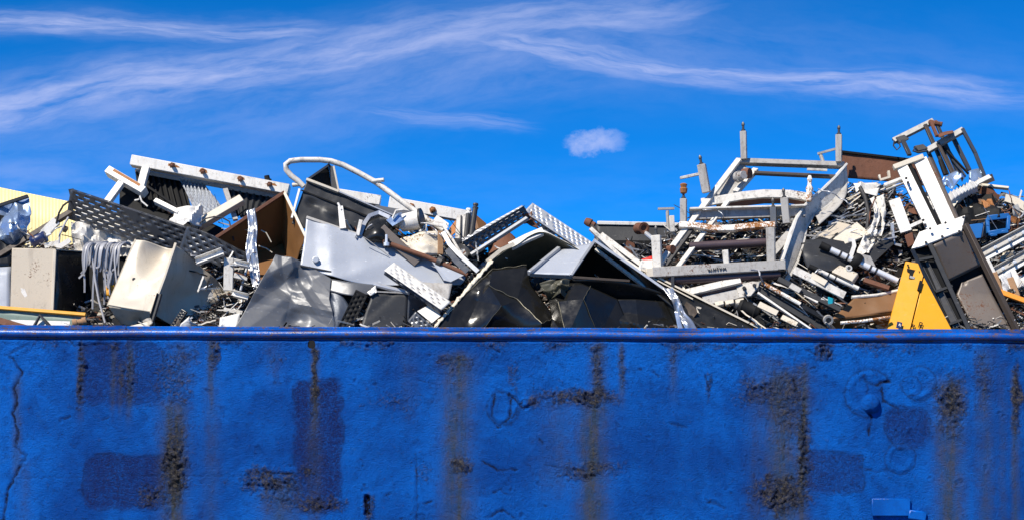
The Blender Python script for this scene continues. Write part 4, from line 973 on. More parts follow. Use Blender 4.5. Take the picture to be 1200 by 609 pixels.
# big black crumpled sheet
bv_ = [P(*q) for q in ((503, 392, .22), (545, 345, .44), (577, 316, .60), (617, 311, .60), (623, 335, .50), (651, 372, .40), (635, 379, .20), (606, 351, .34), (573, 335, .36), (560, 352, .42), (541, 394, .24), (588, 358, .22), (560, 394, .30), (600, 394, .34), (634, 396, .22), (656, 396, .30))]
def folded(lab, bv, fs, creases, seed):
    t_ = Thing('black_sheet', lab, 'metal sheet')
    i_ = t_.part('sheet', facets(bv, fs, 10, .010, 5, seed), M['black_steel'], solid=.004, smooth=9)
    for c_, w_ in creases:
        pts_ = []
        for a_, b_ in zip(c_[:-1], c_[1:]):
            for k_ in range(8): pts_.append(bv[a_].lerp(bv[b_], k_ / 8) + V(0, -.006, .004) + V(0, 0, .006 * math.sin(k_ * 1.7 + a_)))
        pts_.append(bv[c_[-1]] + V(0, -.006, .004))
        t_.part('crease_highlight', MB().prof(pts_, [(-w_, -.003), (w_, -.003), (w_ * .5, .005), (-w_ * .5, .005)], V(-.2, -1, .4)), M['olive_highlight'], parent=i_)  # paler strip paints the golden highlight along the fold
    return t_.done()
paint('olive_highlight', (0.10, 0.092, 0.065), 0.4, 0.4, dirt=.6, var=.4, dirtcol=(.02, .02, .015))  # tone of the highlights painted on the black sheets' folds
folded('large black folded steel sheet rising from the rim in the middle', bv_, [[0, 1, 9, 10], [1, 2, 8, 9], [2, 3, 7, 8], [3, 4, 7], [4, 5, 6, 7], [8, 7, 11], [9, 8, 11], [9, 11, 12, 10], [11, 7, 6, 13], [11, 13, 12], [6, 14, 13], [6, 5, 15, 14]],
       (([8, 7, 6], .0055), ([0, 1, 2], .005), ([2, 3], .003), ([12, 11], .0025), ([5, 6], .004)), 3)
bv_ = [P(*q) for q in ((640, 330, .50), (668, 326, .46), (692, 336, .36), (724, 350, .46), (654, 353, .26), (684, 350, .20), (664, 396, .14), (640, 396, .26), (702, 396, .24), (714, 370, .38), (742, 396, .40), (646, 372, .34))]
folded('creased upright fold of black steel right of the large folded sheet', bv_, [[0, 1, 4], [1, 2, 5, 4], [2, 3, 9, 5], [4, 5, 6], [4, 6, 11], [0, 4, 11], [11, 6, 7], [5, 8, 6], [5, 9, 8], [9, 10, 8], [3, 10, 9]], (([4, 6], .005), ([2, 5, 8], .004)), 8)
one('torn_foil', 'small crumpled golden-grey torn metal under the duct hood edge', 'scrap', MB().sheet([[P(632, 330, .36), P(668, 328, .36)], [P(640, 344, .3), P(664, 350, .3)]], 30, 20, folds=12, famp=.05, seed=12), M['olive'], solid=.004, smooth=15)
# pale wing hood and black cavity
hw = Thing('angled_duct_hood', 'pale grey duct hood with a black triangular opening right of the black sheet', 'duct hood')
hw.part('wing', MB().sheet([[P(655, 293, .85), P(697, 283, .85)], [P(621, 320, .45), P(669, 322, .42)]], 14, 12, namp=.008, seed=3), M['blue_grey'], solid=.006)
hw.part('left_flange', MB().bar(P(655, 291.5, .85), P(620, 320, .43), .04, .05, V(-.4, -1, .5)), M['galv_light'], bevel=.004)
hw.part('right_flange', MB().bar(P(697.5, 281.5, .85), P(669, 323, .40), .03, .04, V(.1, -1, .3)), M['galv_light'], bevel=.004)
hw.part('front_edge', MB().bar(P(621, 322, .43), P(670, 325, .4), .03, .03), M['black_gloss'])
hw.part('lower_rail', MB().bar(P(667, 324.5, .41), P(738, 329, .45), .025, .03), M['brown_dark'], bevel=.003)
hw.part('cavity_panel', MB().plate([P(697, 284, .86), P(670, 324, 1.1), P(740, 330, 1.1), P(775, 338, 1.0), P(800, 352, .9)], .006), M['black_matt'])
hw.part('chin_panel', MB().sheet([[P(670, 326, .4), P(736, 331, .45), P(792, 348, .5)], [P(690, 348, .62), P(730, 358, .62), P(776, 362, .62)]], 20, 8, folds=2, famp=.02, seed=5), M['black_gloss'], solid=.004)
hw.done()
one('dark_bottom_panel', 'glossy black panel standing at the rim below the duct hood', 'metal sheet', MB().sheet([[P(705, 350, .5), P(745, 350, .46), P(778, 353, .5)], [P(690, 396, .40), P(750, 396, .34), P(802, 396, .42)]], 50, 30, folds=5, famp=.03, seed=5, lin=True), M['black_steel'], solid=.006, smooth=10)
bl = Thing('black_sheet', 'long black sheet sloping down right to the rim with a lit edge', 'metal sheet')
bl.part('sheet', MB().sheet([[P(698, 283, .6), P(740, 312, .52), P(800, 352, .42)], [P(696, 290, .85), P(742, 325, .75), P(790, 392, .5)]], 20, 8, namp=.01, seed=6), M['black_gloss'], solid=.005)
bl.part('lit_edge', MB().prof([P(697, 282, .58), P(740, 311.5, .51), P(785, 343, .43), P(815, 388, .34)], [(-.012, -.01), (.012, -.01), (.012, .01), (-.012, .01)]), M['galv_light'])
bl.done()
one('silver_curl', 'curled shiny silver metal strip at the rim left of the long black sheet', 'strip', MB().sheet([[P(776, 336, .4), P(788, 338, .38)], [P(786, 350, .3), P(797, 352, .34)], [P(792, 366, .3), P(803, 366, .26)], [P(800, 378, .2), P(812, 376, .24)], [P(806, 394, .2), P(822, 394, .2)]], 10, 40, folds=6, famp=.03, namp=.01, seed=8), M['foil'], solid=.003, smooth=30)
one('silver_curl', 'narrow silver strip standing at the rim left of the curled strip', 'strip', MB().sheet([[P(790, 364, .25), P(795, 364, .24)], [P(796, 392, .2), P(803, 392, .2)]], 4, 14, namp=.01, seed=8), M['foil'], solid=.003)
ls = Thing('black_sheet', 'long black panel with a thin cream edge running right down to the rim', 'metal sheet')
ls.part('sheet', MB().sheet([[P(752, 316, .62), P(820, 350, .5), P(896, 388, .34)], [P(770, 345, .5), P(815, 380, .36), P(840, 396, .28)]], 24, 8, folds=2, famp=.015, seed=6), M['black_gloss'], solid=.005)
ls.part('edge', MB().bar(P(752, 315.5, .62), P(898, 388, .33), .018, .02), M['cream'])
ls.part('edge', MB().bar(P(762, 324, .57), P(812, 350, .47), .012, .012), M['cream'])
ls.done()
for i in range(4):
    one('white_rail', ['white rail sloping down from the rusty cowl, uppermost of four', 'white rail sloping down from the rusty cowl, second of four', 'white rail sloping down from the rusty cowl, third of four', 'white rail sloping down from the rusty cowl, lowest of four'][i], 'rail',
        MB().angle(P(692 + [12, 8, 0, 6][i], 265 + [9, 18, 2, 26][i], .95 - .06 * i), P(768 - i * 3, 322 + 5 * i, .75 - .05 * i), .055 - .008 * i, .04, .006, V(-.2, -1, .6)), M['white_paint'], bevel=.002)
t = Thing('ventilator_cowl', 'small round rusty cowl on the peak above the duct hood', 'cowl')
t.part('cap', MB().lathe(P(686, 259, .98), P(697, 264, .95), [(0, .01), (0, .035), (.3, .044), (.6, .044), (.65, .03), (1, .03), (1, .01)], 16), M['rust'])
t.part('neck', MB().lathe(P(693, 264, .95), P(701, 275, .93), [(0, .028), (1, .024)], 12), M['brown_dark'])
t.done()
dbx = Thing('grey_skip_panel', 'dark grey box panel with a white top edge behind the white rails', 'metal box')
dbx.part('face', MB().sheet([[P(698, 262, 1.75), P(800, 264, 1.75)], [P(698, 290, 1.6), P(800, 288, 1.6)], [P(720, 325, 1.4), P(800, 318, 1.4)]], 16, 12, namp=.01, seed=3), M['dark_grey'], solid=.01)
dbx.part('top_edge', MB().bar(P(700, 261.5, 1.74), P(800, 263.5, 1.74), .038, .05), M['white_clean'], bevel=.004)
dbx.part('ledge', MB().bar(P(715, 284, 1.58), P(800, 285, 1.58), .04, .06), M['black_matt'])
dbx.done()
t = Thing('rusty_roller', 'rusty round roller end on a pale tube left of the white frame', 'roller')
t.part('drum', MB().lathe(P(748, 268, 1.22), P(755, 267.5, 1.1), [(0, .02), (0, .062), (.2, .062), (.25, .056), (.75, .056), (.8, .062), (1, .062), (1, .04), (.9, .025)], 20), M['rust'])
t.part('axle', MB().tube([P(755, 272, 1.15), P(772, 286, .9)], .024, 10), M['galv_light'])
t.done()
one('red_white_scrap', 'small red and white plastic scrap left of the white frame', 'scrap', MB().sheet([[P(752, 303, .8), P(764, 300, .8)], [P(758, 306, .75), P(766, 304, .78)]], 5, 4, folds=2, famp=.02, seed=3), M['red'], solid=.006)
one('white_scrap', 'white crumpled plastic scrap under the small red one', 'scrap', MB().sheet([[P(752, 305, .72), P(768, 304, .74)], [P(746, 318, .66), P(766, 322, .66)]], 10, 8, folds=5, famp=.03, seed=5), M['white_clean'], solid=.006)
# front dark pieces in the middle left
one('grey_crumpled_sheet', 'dark grey crumpled sheet rising from the rim below the blue-grey panel', 'metal sheet', MB().sheet([[P(323, 298, .52), P(352, 305, .56), P(388, 326, .52)], [P(300, 340, .38), P(342, 344, .46), P(386, 350, .44)], [P(270, 392, .2), P(330, 394, .3), P(397, 394, .32)]], 120, 100, folds=9, famp=.035, namp=.008, nsc=3, seed=42, lin=True, dents=((.55, .28, .2, .05), (.6, .8, .16, .05), (.25, .45, .25, .03))), M['mid_grey'], solid=.005, smooth=16)
one('slate_plate', 'bent slate-blue plate right of the grey crumpled sheet', 'metal sheet', MB().sheet([[P(382, 340, .5), P(398, 342, .48)], [P(388, 365, .4), P(411, 364, .42)], [P(392, 394, .34), P(404, 394, .36)]], 8, 10, folds=2, famp=.03, seed=3), M['slate'], solid=.005)
one('grey_band', 'curved grey band under the blue-grey panel', 'metal sheet', MB().sheet([[P(384, 326, .56), P(410, 330, .5), P(442, 334, .55)], [P(384, 340, .5), P(412, 346, .42), P(438, 344, .5)]], 14, 8, namp=.01, seed=5), M['mid_grey'], solid=.005)
one('perforated_bracket', 'black bracket peppered with bright holes left of the black box', 'bracket', MB().tray(P(400, 392, .32), P(424, 342, .4), .13, .03, V(.2, -1, .1), rows=3, pitch=.06), M['black_matt'], solid=.004)
bb = Thing('black_box', 'black steel box standing at the rim below the white tube', 'metal box')
bb.part('front', MB().sheet([[P(437, 342, .42), P(478, 344, .45)], [P(418, 394, .3), P(476, 394, .38)]], 14, 12, folds=2, famp=.015, seed=4), M['dark_grey'], solid=.005)
bb.part('side', MB().sheet([[P(478.5, 344, .455), P(500, 348, .7)], [P(476.5, 394, .385), P(494, 394, .6)]], 8, 8, seed=3), M['mid_grey'], solid=.005)
bb.part('edge', MB().bar(P(437, 341, .415), P(479, 343, .45), .014, .014), M['grey_white'])
bb.done()
one('white_tube', 'short white tube lying on the black box', 'tube', MB().tube([P(438, 333, .46), P(458, 338, .45), P(480, 343, .46)], .026, 10), M['galv_light'])
one('torn_white_strip', 'small torn white strip at the left corner of the black box', 'strip', MB().sheet([[P(430, 342, .4), P(440, 334, .42)], [P(434, 346, .38), P(442, 342, .4)]], 10, 4, folds=4, famp=.03, seed=6), M['white_clean'], solid=.004)
wt = Thing('cable_tray', 'white perforated tray with a dark side standing in front of the blue-grey panel', 'cable tray')
wt.part('web', MB().tray(P(456, 312, .42), P(523, 358, .28), .165, .05, V(.25, -.85, .75), rows=4, pitch=.085, lipl=False, lipr=False), M['white_clean'], solid=.003)
wt.part('side', MB().tray(P(450.5, 319, .40), P(516, 365.5, .26), .055, .05, V(-.1, -.8, -.9), rows=1, pitch=.085, lipl=False, lipr=False), M['slate'], solid=.003)
wt.done()
one('white_plate', 'white square plate under the white perforated tray', 'plate', MB().plate([P(489, 364, .32), P(502, 357, .36), P(517, 369, .3), P(506, 378, .26)], .008), M['white_clean'])
one('cable_tray', 'short dark perforated tray end at the rim under the white square plate', 'cable tray', MB().tray(P(482, 370, .3), P(506, 390, .22), .12, .03, V(-.1, -1, .1), rows=3, pitch=.06), M['galv_dark'], solid=.003)
one('pale_sheet', 'pale grey sheet edge right of the white perforated tray', 'metal sheet', MB().plate([P(506, 306, .68), P(546, 321, .62), P(528, 330, .55), P(520, 328, .55)], .006), M['blue_grey'])
one('stained_panel', 'stained grey panel right of the white perforated tray', 'metal sheet', MB().sheet([[P(492, 330, .5), P(530, 332, .5)], [P(510, 352, .4), P(526, 350, .42)]], 10, 8, folds=2, famp=.02, seed=6), M['grey_white'], solid=.005)
# ------------------------------------------------------------------ white roller frame
fr = Thing('roller_frame', 'big white steel roller frame with upright posts lying tilted on the heap', 'steel frame')
W1, W2, WR = M['white_paint'], M['grey_white'], M['white_rusty']
# left side rails
fr.part('side_rail', MB().bar(P(766, 318, .62), P(866, 187, 1.5), .06, .035, V(-.3, -.9, .4)), W1, bevel=.004)
fr.part('side_web', MB().plate([P(834, 234, 1.32), P(866, 190, 1.55), P(880, 199, 1.5), P(874, 214, 1.4), P(850, 236, 1.3)], .012), W2, bevel=.003)
fr.part('inner_rail', MB().bar(P(788, 322, .62), P(856, 232, 1.22), .05, .035, V(-.3, -.9, .4)), W1, bevel=.004)
fr.part('inner_rail', MB().bar(P(862, 226, 1.3), P(886, 199, 1.5), .065, .05, V(-.5, -.8, .4)), W1, bevel=.004)
fr.part('guide_rail', MB().bar(P(780, 312, .7), P(812, 268, .95), .03, .05, V(-.3, -1, .2)), M['dark_steel'])
# top rail and rods
fr.part('top_rail', MB().channel(P(864, 187.5, 1.5), P(990, 192, 1.5), .055, .08, .01, V(0, -1, .35)), W2, bevel=.003)
fr.part('back_rod', MB().tube([P(884, 203, 1.42), P(980, 207.5, 1.42)], .026, 10), M['brown_dark'])
fr.part('arch_plate', MB().prof([P(822, 238, 1.2), P(845, 234.5, 1.2), P(870, 230, 1.2), P(895, 227.5, 1.2), P(925, 228, 1.2), P(950, 232, 1.2)], [(-.045, -.02), (.045, -.02), (.045, .02), (-.045, .02)], V(0, -1, .25)), W1, bevel=.004)
fr.part('arch_flange', MB().prof([P(840, 243, 1.24), P(870, 238, 1.24), P(895, 235, 1.24), P(925, 235, 1.24), P(948, 238, 1.24)], [(-.03, -.03), (.03, -.03), (.03, .03), (-.03, .03)], V(0, -1, -.3)), M['rust'])
fr.part('cross_beam', MB().channel(P(808, 251, 1.05), P(944, 247, 1.05), .115, .06, .01, V(0, -1, .15)), W2, bevel=.004)
fr.part('beam_lip', MB().bar(P(808, 245.6, 1.03), P(944, 241.8, 1.03), .02, .08, V(0, -1, .2)), W1, bevel=.003)
fr.part('rusted_beam', MB().prof([P(796, 264, .92), P(815, 265, .92), P(835, 268.5, .92), P(858, 268, .92), P(885, 265, .92), P(908, 264, .92)], [(-.032, -.03), (.032, -.03), (.032, .03), (-.032, .03)], V(0, -1, .35)), WR, bevel=.004)
fr.part('bottom_beam', MB().bar(P(764, 320, .58), P(920, 311.5, .58), .105, .10, V(0, -1, .15)), W2, bevel=.006)
fr.part('beam_end', MB().bar(P(757, 320.5, .575), P(766, 320, .575), .095, .09, V(0, -1, .15)), M['cream'], bevel=.006)
# stamped marks on the bottom beam
marks = [((0, 0), (.7, 3.2)), ((.7, 3.2), (1.6, 1)), ((1.6, 1), (2.4, 3.2)), ((3.2, .4), (3.2, 3.2)), ((4.6, .2), (5.6, 0)), ((5.6, 0), (4.8, 3.2)), ((7.2, -.2), (6.6, 3.2)), ((9.4, -.3), (8.4, 0)), ((8.4, 0), (9.4, 1.6)), ((9.4, 1.6), (8.6, 3)),
         ((10.4, -.3), (11.4, 1.4)), ((12.4, -.4), (11.2, 3)), ((13.8, 2.8), (14, -.2)), ((14, -.2), (15, 1.6)), ((15, 1.6), (16, -.3)), ((16, -.3), (16.6, 2.6))]
mk = MB()
for (a, b), (c, d_) in marks:
    def mp_(x, y): return P(829.5 + x * 1.28, 314.6 - .07 * x + y * .95, .5195 - (y - 1.6) * .0013)
    mk.bar(mp_(a, b), mp_(c, d_), .008, .006)
fr.part('stamped_mark', mk, M['dark_grey'], parent=len(fr.parts) - 2)
def post(x0, y0, x1, y1, d, w, mat, head=None, hb=True):
    i = fr.part('post', MB().bar(P(x0, y0, d), P(x1, y1, d), w, w * .8, V(-.35, -1, 0)), mat, bevel=.004)
    t_ = (P(x1, y1, d) - P(x0, y0, d)).normalized()
    e = P(x1, y1, d)
    if hb:
        fr.part('bolt', MB().lathe(e - t_ * .004, e + t_ * .10, [(0, .024), (.2, .024), (.2, .013), (.6, .013), (.65, .018), (.85, .016), (1, .005)], 6), M['dark_steel'], parent=i)
        fr.part('slot', MB().bar(e - t_ * .10, e - t_ * .02, w * .4, w * .1, V(-.35, -1, 0)).add([], []), M['black_matt'], parent=i)
    if head:
        fr.part('rusted_head', MB().lathe(e + t_ * .05, e + t_ * .16, [(0, .02), (.1, .036), (.5, .042), (.6, .03), (.9, .04), (1, .02)], 7), M[head], parent=i)
post(872, 187, 871, 154, 1.48, .065, W2)
post(983, 190, 983, 158, 1.48, .065, W2)
post(828, 226, 822, 193, 1.15, .085, W2)
post(801, 264, 801, 233, .98, .065, W2, 'rust_orange')
post(771, 316, 769, 276, .66, .09, W1)
post(922, 262, 919, 232, .95, .075, W2)
post(907, 264, 906, 243, 1.0, .065, M['mid_grey'])
post(904, 312, 903, 267, .62, .085, W2, hb=False)
post(852, 312, 850, 293, .68, .06, W1, hb=False)
# left outer post with T handle
fr.part('post', MB().bar(P(788, 272, 1.05), P(787, 253, 1.05), .05, .04), W1, bevel=.003)
fr.part('t_handle', MB().tube([P(783.5, 272, 1.1), P(782, 247, 1.1)], .018, 8).bar(P(771, 245, 1.1), P(790, 244.5, 1.1), .022, .04), W2)
fr.part('cross_stub', MB().bar(P(797, 209, 1.2), P(822, 203.5, 1.2), .028, .04), W1, bevel=.003)
fr.part('cross_stub', MB().bar(P(958, 180.5, 1.55), P(982, 174, 1.5), .022, .04).tube([P(961, 180, 1.55), P(965, 191, 1.52)], .02, 7), W2)
fr.part('cross_stub', MB().bar(P(946, 198.5, 1.35), P(969, 199.5, 1.35), .022, .04), W1)
fr.part('clamp', MB().lathe(P(948, 236, 1.1), P(949, 206, 1.15), [(0, .03), (.2, .04), (.35, .03), (.5, .042), (.62, .022), (.8, .022), (.85, .03), (1, .015)], 7), WR)
fr.part('bearing', MB().lathe(P(864, 208, 1.3), P(872, 205, 1.2), [(0, .02), (0, .06), (.4, .06), (.4, .045), (1, .045), (1, .02)], 14), M['grey_white'])
fr.part('bearing', MB().lathe(P(871, 204, 1.3), P(879, 203, 1.25), [(0, .02), (0, .055), (1, .055), (1, .02)], 12), M['rust'])
# curved right side plate
sp0 = [P(991, 193, 1.5), P(980, 206, 1.4), P(966, 220, 1.3), P(950, 233, 1.22), P(940, 244, 1.1), P(932, 258, .95), (P(924, 282, .8)), P(914, 311, .6)]
sp1 = [P(993, 214, 1.52), P(983, 227, 1.42), P(970, 241, 1.32), P(952, 254, 1.24), P(944, 268, 1.12), P(941, 284, .98), P(934, 306, .83), P(921, 332, .62)]
sm_ = MB().sheet([sp0, sp1], 42, 6)
fr.part('side_plate', sm_, W1, solid=.012, smooth=50)
fr.part('side_plate_flange', MB().prof(sp0, [(-.01, -.05), (.01, -.05), (.01, .03), (-.01, .03)], V(.2, -1, .1)), M['white_clean'])
fr.part('side_plate_flange', MB().prof(sp1, [(-.012, -.06), (.012, -.06), (.012, .02), (-.012, .02)], V(.2, -1, .1)), W1)
fr.part('outer_flange', MB().sheet([[P(993, 214, 1.5), P(975, 238, 1.34), P(955, 252, 1.2)], [P(992, 228, 1.4), P(984, 242, 1.2), P(960, 264, 1.05)]], 14, 5, namp=.01, seed=2), W2, solid=.008)
# rollers
fr.part('roller', MB().lathe(P(808, 289, .85), P(904, 284, .85), [(0, .02), (0, .045), (1, .045), (1, .02)], 14), M['purple_steel'])
rr_ = fr.part('roller', MB().lathe(P(783, 328, .6), P(914, 321.5, .6), [(0, .02), (0, .05), (1, .05), (1, .02)], 16), M['purple_steel'])
fr.part('roller_bracket', MB().bar(P(788, 324, .55), P(788, 337, .55), .03, .05), M['dark_steel'], parent=rr_)
fr.part('corner_plate', MB().plate([P(905, 316, .56), P(921, 314, .6), P(921, 330, .62), P(908, 332, .62)], .03), M['black_matt'])
fr.part('rust_disc', MB().lathe(P(783, 293, .8), P(789, 292, .75), [(0, .02), (0, .045), (1, .045), (1, .02)], 14), M['rust'])
fr.done()
one('white_strip', 'slim white strip lying between the two rollers of the white frame', 'strip', MB().bar(P(826, 290, .9), P(878, 279, .95), .02, .012, V(0, -1, .5)), M['cream'])
one('white_strip', 'rust-spotted white strip lying just above the upper roller', 'strip', MB().bar(P(852, 285, .95), P(905, 283, .95), .035, .015, V(0, -1, .5)), M['white_rusty'])
one('white_channel', 'white channel stuck diagonally inside the white frame at right', 'channel', MB().channel(P(868, 256, 1.2), P(905, 246, 1.25), .04, .03, .006), M['white_paint'])
one('folded_channel', 'white folded channel propped between the right posts of the frame', 'channel', MB().channel(P(905, 296, .85), P(928, 270, .98), .09, .05, .008, V(-.3, -1, .3)), M['grey_white'], bevel=.003)
for i, (a, b, c, d_, w, mm, lab) in enumerate(((800, 343, 868, 327, .075, 'white_paint', 'white bar lying under the lower roller, upper of two'), (824, 352, 900, 336, .11, 'grey_white', 'broad pale bar lying under the lower roller, lower of two'))):
    one('flat_bar', lab, 'bar', MB().channel(P(a, b, .55), P(c, d_, .55), w, .04, .008, V(-.1, -1, .4)), M[mm], bevel=.004)
one('dark_tube', 'dark tube between the two bars under the lower roller', 'tube', MB().tube([P(806, 347, .6), P(862, 335, .6)], .032, 10), M['purple_steel'])
t = Thing('pivot_bracket', 'pale bolted pivot plate below the right end of the lower roller', 'bracket')
t.part('plate', MB().plate([P(862, 333, .6), P(882, 329, .55), P(893, 330, .5), P(880, 346, .45), P(866, 348, .48)], .02), M['grey_white'], bevel=.004)
for x, y in ((872, 337), (873, 344), (884, 334)):
    t.part('bolt', MB().lathe(P(x, y, .53), P(x, y, .44), [(0, .02), (.4, .02), (.4, .012), (1, .012)], 7), M['dark_steel'])
t.done()
for i in range(3):
    one('short_block', ['pale short block under the broad bar, leftmost of three', 'pale short block under the broad bar, middle of three', 'pale short block under the broad bar, rightmost of three'][i], 'block', MB().bar(P(838 + 12 * i, 357 - 1.4 * i, .48), P(848 + 12 * i, 355 - 1.4 * i, .48), .05, .05, V(0, -1, .5)), M['cream'], bevel=.006)
t = Thing('black_motor', 'black electric motor lying under the pale pivot plate', 'motor')
t.part('housing', MB().lathe(P(866, 358, .5), P(890, 366, .45), [(0, .02), (0, .07), (.15, .085), (.25, .075), (.75, .075), (.8, .085), (1, .07), (1, .02)], 18), M['black_matt'])
t.part('end_cap', MB().lathe(P(862, 356, .51), P(866, 358, .5), [(0, .03), (0, .05), (1, .06)], 14), M['dark_grey'])
t.done()
# long rails going down right towards the rim
rails = [(884, 335, 968, 386, .07, 'dark_grey', 'dark channel rail sloping to the rim right of the black motor'), (892, 330, 965, 372, .05, 'black_gloss', 'glossy black rail just above the dark channel rail'),
         (888, 342, 955, 388, .022, 'white_clean', 'thin white trim running along the dark channel rail'), (912, 326, 985, 362, .055, 'dark_grey', 'dark rail under the cream boards at lower right')]
for i, (a, b, c, d_, w, mm, lab) in enumerate(rails):
    one('rail', lab, 'rail', MB().channel(P(a, b, .5 - .04 * i), P(c, d_, .34 - .03 * i), w, .04, .006, V(-.2, -1, .5)), M[mm], bevel=.003)
for i, (a, b, c, d_, w, mm, lab) in enumerate(((889, 356, 911, 367, .065, 'cream', 'cream panel insert on the dark rail nearest the black motor'), (916, 371, 934, 380, .055, 'cream', 'cream panel insert on the dark rail nearest the rim'),
                                       (926, 334, 938, 341, .06, 'grey_white', 'white panel insert on the upper dark rail'), (944, 343, 960, 352, .075, 'white_paint', 'white panel insert beside the teal connector'),
                                       (930, 316, 990, 346, .085, 'white_paint', 'long white board under the slim cylinder'), (950, 322, 968, 332, .07, 'cream', 'cream label plate on the long white board'))):
    one('panel_insert', lab, 'panel', MB().bar(P(a, b, .34), P(c, d_, .30), w, .02, V(-.2, -1, .5)), M[mm], bevel=.003)
one('brown_rod', 'thin rod with a brown band on the dark rails below the white frame', 'rod', MB().tube([P(893, 331, .45), P(938, 356, .36)], .02, 8), M['white_rusty'])
t = Thing('teal_connector', 'small teal plug at the end of the white panel near the rim', 'plug')
t.part('body', MB().prism([P(970, 347, .28), P(976, 349, .28), P(976, 360, .27), P(970, 358, .27)], (.03, .06, 0)), M['teal'], bevel=.006)
t.part('pin', MB().tube([P(962, 350, .3), P(971, 353, .3)], .012, 6), M['white_clean'])
t.done()
# hydraulic cylinders
def cyl(lab, p0, p1, r, mat, dark0, rings):
    t_ = Thing('hydraulic_cylinder', lab, 'cylinder')
    t_.part('rod', MB().lathe(p0, p1, [(0, .006), (0, r), (1, r), (1, .006)], 16), mat)
    dr = p1 - p0
    t_.part('sleeve', MB().lathe(p0 - dr * .08, p0 + dr * dark0, [(0, .01), (0, r * 1.25), (.85, r * 1.25), (.87, r * 1.12), (1, r * 1.12), (1, r * .8)], 16), M['black_matt'])
    for k in rings:
        t_.part('ring', MB().lathe(p0 + dr * (k - .012), p0 + dr * (k + .012), [(0, r * .9), (0, r * 1.12), (1, r * 1.12), (1, r * .9)], 16), M['dark_grey'])
    t_.done()
cyl('silver hydraulic cylinder with dark clamp slanting down behind the yellow cabinet', P(968, 290, .6), P(1052, 329, .5), .031, M['steel_rod'], .06, (.2, .3, .62, .7))
cyl('slim white cylinder slanting down below the silver one', P(952, 314, .5), P(1006, 338, .45), .023, M['white_clean'], .12, (.35, .5))
t = Thing('pipe_clamp', 'black clamp bolted round the silver hydraulic cylinder', 'clamp')
t.part('body', MB().lathe(P(999, 303, .57), P(1008, 308.5, .56), [(0, .04), (0, .07), (.3, .08), (.7, .08), (1, .07), (1, .04)], 12), M['black_matt'])
t.part('ear', MB().plate([P(1004, 296, .55), P(1020, 300, .55), P(1026, 312, .53), P(1012, 308, .53)], .02), M['grey_white'])
t.part('eye', MB().lathe(P(994, 314, .5), P(995, 314, .46), [(0, .018), (0, .032), (1, .032), (1, .018), (0, .018)], 14), M['white_clean'])
t.done()
one('dark_machine_cover', 'black machine cover with a curved lip left of the silver cylinder', 'machine cover', MB().sheet([[P(944, 282, .8), P(970, 280, .8), P(1004, 286, .85)], [P(940, 300, .62), P(970, 300, .6), P(1000, 305, .66)], [P(950, 322, .55), P(975, 318, .55), P(1000, 322, .6)]], 16, 14, folds=2, famp=.02, seed=5), M['dark_grey'], solid=.006)
t = Thing('cream_box', 'cream plastic box tilted between the two cylinders', 'box')
t.part('shell', MB().prism([P(974, 318, .46), P(984, 310, .5), P(1006, 320, .46), P(998, 332, .42)], (.03, .1, -.02)), M['cream'], bevel=.01)
t.part('lid_seam', MB().bar(P(976, 319.5, .452), P(998, 329.5, .418), .008, .008), M['brown_dark'])
t.done()
one('white_hook', 'small white hook standing between the cylinder and the dark cover', 'hook', MB().prof([P(997, 300, .6), P(1001, 288, .62), P(1000, 282, .64), P(994, 281, .64)], [(-.02, -.01), (.02, -.01), (.02, .01), (-.02, .01)]), M['white_clean'])
for i, (pts_, lab) in enumerate((([P(958, 276, .95), P(985, 258, 1.1), P(998, 264, 1.05), P(972, 280, .9)], 'tan board left of the pair lying under the shredded strips'), ([P(976, 280, .85), P(1004, 260, 1.05), P(1020, 274, .9), P(990, 286, .8)], 'cream board right of the pair lying under the shredded strips'))):
    one('broken_board', lab, 'board', MB().prism(pts_, (0.01, .02, -.015)), M['cream'] if i else M['beige_grey'], bevel=.003)
one('dark_crate', 'dark grey open crate standing left of the white channel legs', 'crate', MB().prism([P(1008, 300, .8), P(1044, 272, .95), P(1048, 286, .9), P(1018, 314, .75)], (.05, .15, .05)), M['dark_grey'], bevel=.006)
one('galvanized_bracket', 'thin bluish bracket frame behind the dark open crate', 'bracket', MB().prof([P(1045, 262, .98), P(1047, 286, .95), P(1056, 288, .95)], [(-.015, -.02), (.015, -.02), (.015, .02), (-.015, .02)]), M['galv_light'])
one('white_torn_sheet', 'torn white sheet hanging down beside the dark crate', 'metal sheet', MB().sheet([[P(1020, 232, 1.15), P(1036, 228, 1.2)], [P(1024, 256, 1.0), P(1038, 254, 1.02)], [P(1010, 280, .9), P(1032, 278, .92)], [P(1002, 300, .78), P(1018, 298, .8)]], 12, 40, folds=8, famp=.05, namp=.04, nsc=12, seed=6), M['white_paint'], solid=.004, smooth=25)
one('white_torn_sheet', 'white torn plate on top of the shredded strips', 'metal sheet', MB().sheet([[P(1000, 215, 1.45), P(1032, 214, 1.5)], [P(1006, 224, 1.3), P(1028, 230, 1.3)]], 12, 10, folds=3, famp=.04, seed=7), M['white_clean'], solid=.005)
one('black_hose', 'black hose drooping through the shredded strips', 'hose', MB().tube([P(1008, 220, 1.3), P(1014, 232, 1.2), P(1018, 250, 1.1), P(1016, 268, 1.0), P(1026, 280, .95)], .022, 8), M['rubber'])
